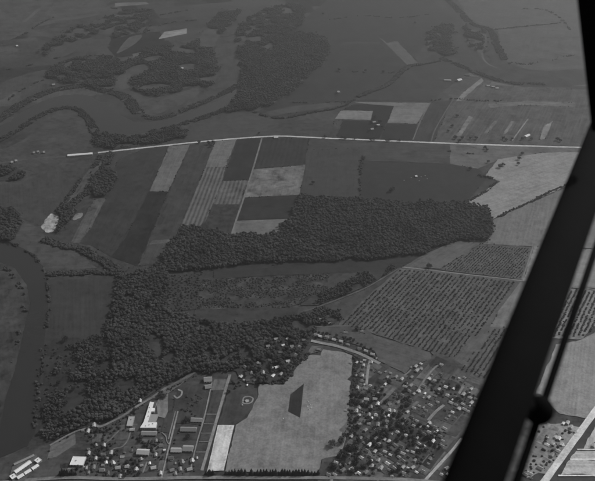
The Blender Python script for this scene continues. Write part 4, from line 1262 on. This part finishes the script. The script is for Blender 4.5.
LOOK = {'bright': 'bright white roofed house', 'white': 'white roofed house', 'pale': 'pale roofed house', 'grey': 'grey roofed house', 'dark': 'dark roofed house'}
buck = {}
for o, px, py, r, s in HOUSES:
    buck.setdefault((r, nearest_land(px, py)), []).append((px, o))
for (r, land), lst in buck.items():
    lst.sort(key=lambda t: t[0])
    for i, (px, o) in enumerate(lst):
        lb = f'{LOOK[r]} {land}'
        if len(lst) > 1:
            lb += f', {ORD[i + 1]} such from the left'
        tag(o, lb, 'house', 'village houses')

V, F, Vr, Fr = [], [], [], []
gable_wall(V, F, -2.6, 2.6, -1.9, 1.9, 2.3, 1.1)
gable(Vr, Fr, -2.6, 2.6, -1.9, 1.9, 2.3, 1.1, 0.3)
sw = bpy.data.meshes.new('wall'); sw.from_pydata(V, [], F); sw.materials.append(M_wall)
SR = []
for key in ('bright', 'pale', 'grey'):
    me = bpy.data.meshes.new('roof'); me.from_pydata(Vr, [], Fr); me.materials.append(ROOFS[key]); SR.append(me)
SHEDS = {}
for k, (o, px, py, r, s) in enumerate(list(HOUSES)):
    if k % 2 or py < 350:
        continue
    for tr in range(12):
        a = random.uniform(0, 6.28)
        w = np.array(o.location[:2]) + random.uniform(12, 19) * np.array([math.cos(a), math.sin(a)])
        if all(np.linalg.norm(w - np.array(h[0].location[:2])) > 10 for h in HOUSES) and all(np.linalg.norm(w - c) > r2 + 4 for c, r2 in BLD) and len(keep_off_roads(np.array([w]), 3.0)):
            break
    else:
        continue
    sh = empty('garden_shed', (w[0], w[1], 0), o.rotation_euler[2] + random.choice([0, math.pi / 2]))
    sh.scale = (random.uniform(0.9, 1.5),) * 3
    ri = random.randrange(3)
    for n_, me in (('wall', sw), ('roof', SR[ri])):
        q = bpy.data.objects.new(n_, me); C.objects.link(q); q.parent = sh
    x, y = px_of(w)
    SHEDS.setdefault((['bright', 'pale', 'grey'][ri], nearest_land(x, y)), []).append((x, sh))
for (tn, land), lst in SHEDS.items():
    lst.sort(key=lambda t: t[0])
    for i, (x, o) in enumerate(lst):
        tag(o, f'small {tn} shed {land}' + (f', {ORD[i + 1]} such from the left' if len(lst) > 1 else ''), 'shed', 'garden sheds')
Q = []
for poly in FIELD_POLYS:          # bushes left standing on field margins
    for a, b in zip(poly, poly[1:] + poly[:1]):
        L = np.linalg.norm(np.array(b) - np.array(a))
        for k in range(int(L / 7)):
            p = np.array(a) + (np.array(b) - np.array(a)) * random.random()
            if mnoise.noise(Vector((p[0] * 0.012, p[1] * 0.012, 9))) > 0.12 and random.random() < 0.5:
                Q.append(p + rng.normal(0, 1.2, 2))
Q = keep_off_roads(np.array(Q), 2.0)
stuff_points('margin_bushes', Q, rng.uniform(0.8, 2.3, len(Q)), G_bush, 'bushes and rank grass along the field margins', 'bushes', 0.6)

HC = [(np.array(o.location[:2]), 8.5) for o, *_ in HOUSES] + [(np.array(c), r + 3) for c, r in BLD]
def free_of_houses(P, extra=0.0):
    ok = np.ones(len(P), bool)
    for c, r in HC:
        ok &= np.linalg.norm(P - c, axis=1) > r + extra
    return P[ok]

# ------------------------------------------------------------------ village trees
CAND = []
def fill_trees(pts, each, hmin, hmax, gap=None):
    P = scatter([at(*p) for p in pts], each, 0.6)
    P = free_of_houses(keep_off_roads(P, 3.0), -1.0)
    if gap is not None:
        P = clearings(P, 0.02, gap)
    for w in P:
        CAND.append((random.triangular(hmin, hmax, hmin + 0.3 * (hmax - hmin)), w))

fill_trees([(353, 392), (372, 388), (398, 392), (412, 400), (404, 420), (398, 445), (366, 450), (350, 440), (352, 410)], 120, 6, 15, gap=-0.3)
fill_trees([(404, 374), (440, 382), (470, 391), (478, 402), (450, 404), (424, 386), (405, 394)], 150, 5, 14, gap=-0.2)
fill_trees([(398, 425), (426, 424), (448, 440), (440, 450), (420, 468), (405, 478), (360, 478), (372, 450), (398, 446)], 130, 5, 14, gap=-0.25)
fill_trees([(333, 462), (345, 446), (360, 440), (364, 474), (326, 474)], 120, 6, 16, gap=-0.4)
fill_trees([(65, 473), (100, 448), (125, 436), (160, 440), (166, 455), (158, 476), (90, 478)], 75, 4, 12, gap=-0.25)
fill_trees([(172, 454), (193, 456), (190, 476), (166, 476)], 80, 4, 12, gap=-0.25)
fill_trees([(85, 428), (100, 432), (96, 446), (86, 446)], 130, 5, 12)
fill_trees([(100, 430), (130, 412), (128, 440), (104, 446)], 80, 4, 11, gap=-0.2)
fill_trees([(535, 428), (565, 424), (574, 432), (548, 470), (528, 470)], 220, 5, 10, gap=-0.1)
fill_trees([(312, 331), (345, 337), (372, 349), (378, 356), (350, 345), (316, 338)], 130, 6, 12)
fill_trees([(198, 392), (180, 400), (184, 424), (200, 424)], 150, 4, 9, gap=-0.05)
fill_trees([(172, 432), (196, 434), (192, 446), (170, 446)], 110, 4, 9, gap=-0.1)
fill_trees([(130, 438), (168, 438), (164, 450), (128, 450)], 110, 5, 11, gap=-0.2)
fill_trees([(226, 378), (258, 384), (256, 393), (228, 394)], 130, 5, 11, gap=-0.1)
fill_trees([(100, 420), (140, 401), (150, 398), (140, 412), (118, 424)], 90, 4, 9, gap=0.0)
fill_trees([(160, 410), (172, 408), (166, 440), (156, 440)], 200, 4, 8, gap=0.0)
fill_trees([(400, 416), (424, 424), (404, 440), (398, 432)], 140, 5, 14, gap=-0.2)
CAND.sort(key=lambda t: -t[0])
NIND = 190
for h, w in CAND[:NIND]:
    x, y = px_of(w)
    tree('tree', w, h, random.uniform(0.95, 1.3), x, y)
Q = np.array([w for h, w in CAND[NIND:]])
stuff_points('garden_shrubs', Q, np.array([h for h, w in CAND[NIND:]]) * 0.36, G_bush, 'small trees and shrubs between the village houses', 'shrubs', 0.9)
Q = []
for o, *_ in HOUSES:      # hedges and flower beds hugging the houses
    for k in range(4):
        a = random.uniform(0, 6.28)
        d = random.uniform(8.5, 13)
        Q.append((o.location[0] + d * math.cos(a), o.location[1] + d * math.sin(a)))
Q = keep_off_roads(np.array(Q), 1.5)
stuff_points('garden_shrubs', Q, rng.uniform(0.9, 2.2, len(Q)), G_bush, 'low bushes close round the village houses', 'shrubs', 0.7)
for x, y, h, s in [(332, 446, 13, 1.2), (341, 443, 12, 1.2), (344, 437, 10, 1.1), (349, 449, 11, 1.2), (355, 449, 11, 1.2), (346, 458, 13, 1.2), (65, 341, 13, 1.2), (92, 385, 11, 1.1), (100, 376, 12, 1.1), (59, 384, 9, 1.2), (72, 380, 9, 1), (75, 352, 8, 1), (84, 358, 9, 1), (90, 347, 11, 1),
                   (80, 366, 9, 1.1), (68, 363, 8, 1), (60, 366, 8, 1), (98, 352, 10, 1.1), (103, 362, 10, 1), (88, 372, 9, 1), (74, 390, 10, 1.2), (84, 392, 9, 1), (66, 404, 9, 1.1), (77, 412, 10, 1.1), (102, 398, 9, 1), (55, 355, 8, 1), (110, 352, 11, 1), (106, 378, 10, 1.1), (94, 366, 9, 1),
                   (92, 360, 10, 1.1), (70, 372, 8, 1), (96, 410, 9, 1), (86, 402, 10, 1), (64, 418, 9, 1), (78, 424, 10, 1),
                   (161, 396, 11, 1.4), (135, 411.5, 9, 1.2), (187, 421, 10, 1.3), (188, 438, 9, 1.2), (164, 398, 10, 1.2), (389, 383, 9, 1.2),
                   (199, 143.5, 11, 1.2), (209, 144.5, 13, 1.2), (213, 143, 11, 1.1), (211, 147, 11, 1.2), (184, 138, 9, 1), (259, 134, 9, 1.1),
                   (325, 138, 11, 1.2), (342, 139, 12, 1.2), (345, 139.5, 11, 1.2), (355, 139.6, 9, 1.1), (371, 141, 13, 1.1), (374, 140.5, 12, 1.2), (386, 141.5, 11, 1.2), (389, 141.5, 12, 1.2), (399, 141.8, 11, 1.2), (376, 128, 12, 1.2), (380, 123, 13, 1.2), (371, 124, 12, 1.1), (375, 118, 11, 1.2), (382, 128, 10, 1.1), (369, 132, 10, 1.2),
                   (455, 139, 13, 1.3), (459, 142.5, 12, 1.2), (462, 139, 11, 1.2), (470, 139.5, 11, 1), (476, 139.5, 12, 1.2), (503, 139.5, 12, 1.2), (506, 141, 11, 1.2), (512, 140, 10, 1.2), (522, 140, 11, 1.1), (531, 140, 10, 1.2), (557, 140.5, 13, 1.2), (560, 142, 11, 1.2), (485, 149, 12, 1.2), (487, 151, 10, 1.2),
                   (452, 127, 11, 1.2), (457, 117, 11, 1.2), (448, 132, 10, 1.2), (500, 168, 14, 1.3), (503, 166, 12, 1.2), (519, 160, 13, 1.2), (522, 155, 12, 1.1), (518, 165, 11, 1.1), (391, 192, 13, 1.3), (393, 190, 11, 1.2), (313, 184, 11, 1.1), (363, 160, 13, 1.3), (429, 268, 12, 1.4), (391, 268.5, 11, 1.4), (357, 330, 10, 1.2),
                   (470, 170, 12, 1.1), (488, 163, 11, 1.1), (339, 71, 14, 1.1), (365, 72, 13, 1.1), (383, 73, 13, 1.1), (415, 24, 14, 1.1), (323, 15, 14, 1.2)]:
    w = at(x, y)
    tree('tree', w, h * SC * 0.95, s * 1.05, x, y)
# conifer row along the bottom road
for a, b, n in [(206, 213, 3), (226, 245, 7), (252, 267, 6), (270.5, 273, 2), (275.5, 285, 4), (287, 302, 6), (305, 318, 5), (60, 76, 7)]:
    for i in range(n):
        x = a + (b - a) * i / max(1, n - 1) + random.uniform(-.4, .4)
        y = 474.6 + random.uniform(-.4, .4)
        tree('conifer', at(x, y), random.uniform(8, 15.5) * SC * 0.9, random.uniform(1.1, 1.8), x, y)
tb = {}
SZ = lambda h: 'large' if h > 12.0 else ('small' if h < 8.5 else 'mid-sized')
for o, px, py, kind, h in TREES:
    if kind == 'tree':
        tb.setdefault((SZ(h), nearest_land(px, py)), []).append((px, o))
for (s, land), lst in tb.items():
    lst.sort(key=lambda t: t[0])
    for i, (px, o) in enumerate(lst):
        lb = f'{s} dark tree {land}' + (f', {ORD[i + 1]} such from the left' if len(lst) > 1 else '')
        tag(o, lb, 'tree', 'single trees')
cons = sorted([(px, o) for o, px, py, k, h in TREES if k == 'conifer'], key=lambda t: t[0])
left = [c for c in cons if c[0] < 100]
right = [c for c in cons if c[0] >= 100]
for i, (px, o) in enumerate(left):
    tag(o, f'dark conifer below the white warehouse, {ORD[i + 1]} from the left', 'conifer', 'conifers along the bottom road')
half = len(right) // 2
for i, (px, o) in enumerate(right[:half]):
    tag(o, f'dark conifer on the bottom road under the pale field, {ORD[i + 1]} from the left', 'conifer', 'conifers along the bottom road')
for i, (px, o) in enumerate(right[half:][::-1]):
    tag(o, f'dark conifer on the bottom road under the pale field, {ORD[i + 1]} from the right', 'conifer', 'conifers along the bottom road')
print('TREES', len(TREES), 'HOUSES', len(HOUSES))

# ------------------------------------------------------------------ orchards
def orchard_points(pts, d0, d1, row, along):
    poly = [at(*p) for p in pts]
    u = at(*d1) - at(*d0)
    u /= np.linalg.norm(u)
    n = np.array([-u[1], u[0]])
    a = np.array(poly)
    i0, i1 = (a @ n).min(), (a @ n).max()
    j0, j1 = (a @ u).min(), (a @ u).max()
    out, rows = [], []
    k = 0
    for i in np.arange(i0, i1, row):
        k += 1
        for j in np.arange(j0, j1, along):
            out.append(n * (i + rng.normal(0, 0.7)) + u * (j + rng.normal(0, 1.0)))
            rows.append(k)
    out, rows = np.array(out), np.array(rows)
    ok = inpoly(out, poly) & (rng.random(len(out)) > 0.09)
    return out[ok], rows[ok]

O1 = [(400, 270), (428, 272), (460, 276), (518, 283), (496, 311), (483, 329), (454, 358), (430, 351), (371, 332), (341, 325), (343, 320)]
P1, R1 = orchard_points(O1, (424, 273), (372, 330), 8.4 * SC, 4.9 * SC)
P3, R3 = orchard_points([(491, 329), (506, 329), (486, 379), (462, 370)], (424, 273), (372, 330), 8.2 * SC, 5.4 * SC)
allP = np.concatenate([P1, P3]); allR = np.concatenate([R1, R3 + 200])
near = np.argsort(allP[:, 1] ** 2 + allP[:, 0] ** 2)
ROWN, ALLROW = {}, {}
for idx in range(len(allP)):
    ALLROW.setdefault(allR[idx], []).append(px_of(allP[idx])[0])
for idx in near[:300]:
    ROWN.setdefault(allR[idx], []).append(allP[idx])
for lo, hi, what in ((0, 200, 'large orchard'), (200, 900, 'small orchard by the strut')):
    keys = sorted([k for k in ALLROW if lo <= k < hi], key=lambda k: np.mean(ALLROW[k]))
    for i, k in enumerate(keys):
        for j, w in enumerate(sorted(ROWN.get(k, []), key=lambda w: w @ w)):
            o = tree('orchard_tree', w, random.uniform(3.0, 4.8) * SC, random.uniform(0.95, 1.3))
            tag(o, f'fruit tree {ORD[j + 1]} from near end, {ORD[i + 1]} row from left, {what}', 'fruit tree', f'fruit trees of the {what}')
rest = allP[near[300:]]
stuff_points('orchard_trees', rest, rng.uniform(1.2, 2.2, len(rest)) * SC, G_orch, 'rows of fruit trees in the farther part of the large orchard', 'orchard', 0.9)
P2, _ = orchard_points([(481, 246), (530, 248.5), (521, 279), (442, 269.5)], (492, 246), (465, 271), 5.6 * SC, 5.2 * SC)
stuff_points('orchard_trees', P2, rng.uniform(1.0, 1.6, len(P2)) * SC, G_orch, 'finely planted young trees of the upper orchard block', 'orchard', 0.9)
P4, _ = orchard_points([(574, 290), (640, 296), (600, 322), (586, 337), (548, 337), (558, 300)], (601, 296), (582, 338), 8.0 * SC, 5.2 * SC)
stuff_points('orchard_trees', P4, rng.uniform(1.6, 2.2, len(P4)) * SC, G_orch, 'rows of fruit trees right of the strut', 'orchard', 0.9)
print('INST', sum(len(o.data.vertices) for o in C.objects if o.modifiers))
print('ORCHARD', len(allP), len(P2), len(P4))

# small bright haystack heaps in the pale field and the dark square field
def heap(px, py, r, label):
    V, F = [], []
    n = 9
    rr = random.Random(int(px * 10))
    for k, (q, z) in enumerate(((1, 0), (0.95, 0.5), (0.6, 1.05), (0.15, 1.3))):
        for i in range(n):
            a = i * 2 * math.pi / n
            s = r * q * rr.uniform(0.85, 1.12)
            V.append((math.cos(a) * s, math.sin(a) * s, z * r * 0.8))
    for k in range(3):
        for i in range(n):
            j = (i + 1) % n
            F.append((k * n + i, k * n + j, k * n + n + j, k * n + n + i))
    F.append(tuple(range(3 * n, 4 * n)))
    w = at(px, py)
    o = mesh_obj('straw_heap', V, F, ROOFS['pale'], None, True, (w[0], w[1], 0.2))
    tag(o, label, 'straw heap', 'straw heaps')
for i, (x, y) in enumerate([(308, 402), (310, 405), (307.5, 407), (311, 408.5), (309, 410)]):
    heap(x, y, 2.4, 'pale heap right of the dark crop wedge, ' + ['topmost', 'second', 'third', 'fourth', 'lowest'][i] + ' of its cluster')
heap(283, 419, 2.6, 'lone pale heap left of the dark crop wedge in the pale field')
for i, (x, y) in enumerate([(404, 180.5), (411, 178), (421, 177), (425, 176), (419, 181), (427, 179)]):
    heap(x, y, 2.2, 'tiny pale heap near the white hut in the dark square field, ' + ORD[i + 1] + ' in scattered order')

# ------------------------------------------------------------------ aircraft strut in front of the camera
camp = np.array([0, 0, CAM_H])
def cp(px, py, depth):
    return Vector(camp + ray(px, py) * depth)

def tube_between(name, a, b, ra, rb, parent, mat, n=20, steps=2):
    """elliptic tube, wide axis ra across the view, narrow axis rb"""
    a, b = Vector(a), Vector(b)
    d = (b - a).normalized()
    view = Vector(FWD)
    side = d.cross(view).normalized()
    dep = side.cross(d).normalized()
    V, F = [], []
    for k in range(steps):
        p = a.lerp(b, k / (steps - 1))
        for i in range(n):
            an = i * 2 * math.pi / n
            V.append(p + side * math.cos(an) * ra + dep * math.sin(an) * rb)
    for k in range(steps - 1):
        for i in range(n):
            j = (i + 1) % n
            F.append((k * n + i, k * n + j, k * n + n + j, k * n + n + i))
    F.append(tuple(range(n))[::-1])
    F.append(tuple(range((steps - 1) * n, steps * n)))
    org = parent.location if parent else Vector((0, 0, 0))
    return mesh_obj(name, [v - org for v in V], F, mat, parent, True)

p1, p2 = cp(572.8, 219, 1.9), cp(475.0, 480, 1.3)
ax = (p2 - p1)
s_top, s_bot = p1 - ax * 0.62, p2 + ax * 1.1
plane = empty('aircraft_bracing', s_bot)
tube_between('strut', s_top, s_bot, 0.052, 0.03, plane, M_black, 28)
joint = cp(606, 116, 1.98)
up_end = cp(594.5, 4, 1.86)
up_far = joint + (up_end - joint) * 3.0
tube_between('upper_strut', joint + (joint - up_end) * 0.1, up_far, 0.040, 0.03, plane, M_black, 24)
# fitting where the two struts meet
V, F = [], []
bm = bmesh.new()
bmesh.ops.create_icosphere(bm, subdivisions=3, radius=0.033)
for v in bm.verts:
    v.co = Vector((v.co.x * 1.0, v.co.y * 0.8, v.co.z * 1.2))
fm = bpy.data.meshes.new('joint_fitting')
bm.to_mesh(fm); bm.free()
fm.materials.append(M_black)
fo = bpy.data.objects.new('joint_fitting', fm)
C.objects.link(fo); fo.parent = plane; fo.location = cp(606, 118, 1.97) - plane.location
# brace wire behind the strut, with its clamp
w1, w2 = cp(600, 236, 2.1), cp(517, 481, 1.45)
wd = w2 - w1
tube_between('brace_wire', w1 - wd * 0.8, w2 + wd * 0.9, 0.0088, 0.0088, plane, M_black, 14)
kc = cp(538.5, 410, 1.55)
bm = bmesh.new()
bmesh.ops.create_uvsphere(bm, u_segments=28, v_segments=18, radius=0.031)
for v in bm.verts:
    r_ = math.hypot(v.co.x, v.co.y)
    v.co.z *= 0.95
    if abs(v.co.z) > 0.024:
        v.co.z = math.copysign(0.024 + (abs(v.co.z) - 0.024) * 0.4, v.co.z)
km = bpy.data.meshes.new('wire_clamp')
bm.to_mesh(km); bm.free()
for p in km.polygons: p.use_smooth = True
km.materials.append(M_black)
ko = bpy.data.objects.new('wire_clamp', km)
C.objects.link(ko); ko.parent = plane; ko.location = kc - plane.location
ko.rotation_euler = wd.to_track_quat('Z', 'Y').to_euler()
tube_between('clamp_arm', kc, cp(505, 400, 1.5), 0.016, 0.014, plane, M_black, 16)
tag(plane, 'thick black aircraft strut with brace wire crossing the right side', 'aircraft strut')
# ------------------------------------------------------------------ haze
hz = 31000.0
top = max(up_far.z, CAM_H) + 3.0
V, F = [], []
box(V, F, -hz, hz, -hz, hz, -1.0, top)
hm = bpy.data.materials.new('haze_air')
hm.use_nodes = True
hm.node_tree.nodes.clear()
pv = hm.node_tree.nodes.new('ShaderNodeVolumePrincipled')
pv.inputs['Color'].default_value = (0.9, 0.9, 0.9, 1)
pv.inputs['Density'].default_value = HAZE_D
pv.inputs['Anisotropy'].default_value = HAZE_G
ho = hm.node_tree.nodes.new('ShaderNodeOutputMaterial')
hm.node_tree.links.new(pv.outputs[0], ho.inputs['Volume'])
hb = mesh_obj('haze', V, F, hm)
tag(hb, 'thin pale haze over the whole valley', 'haze', kind='stuff')
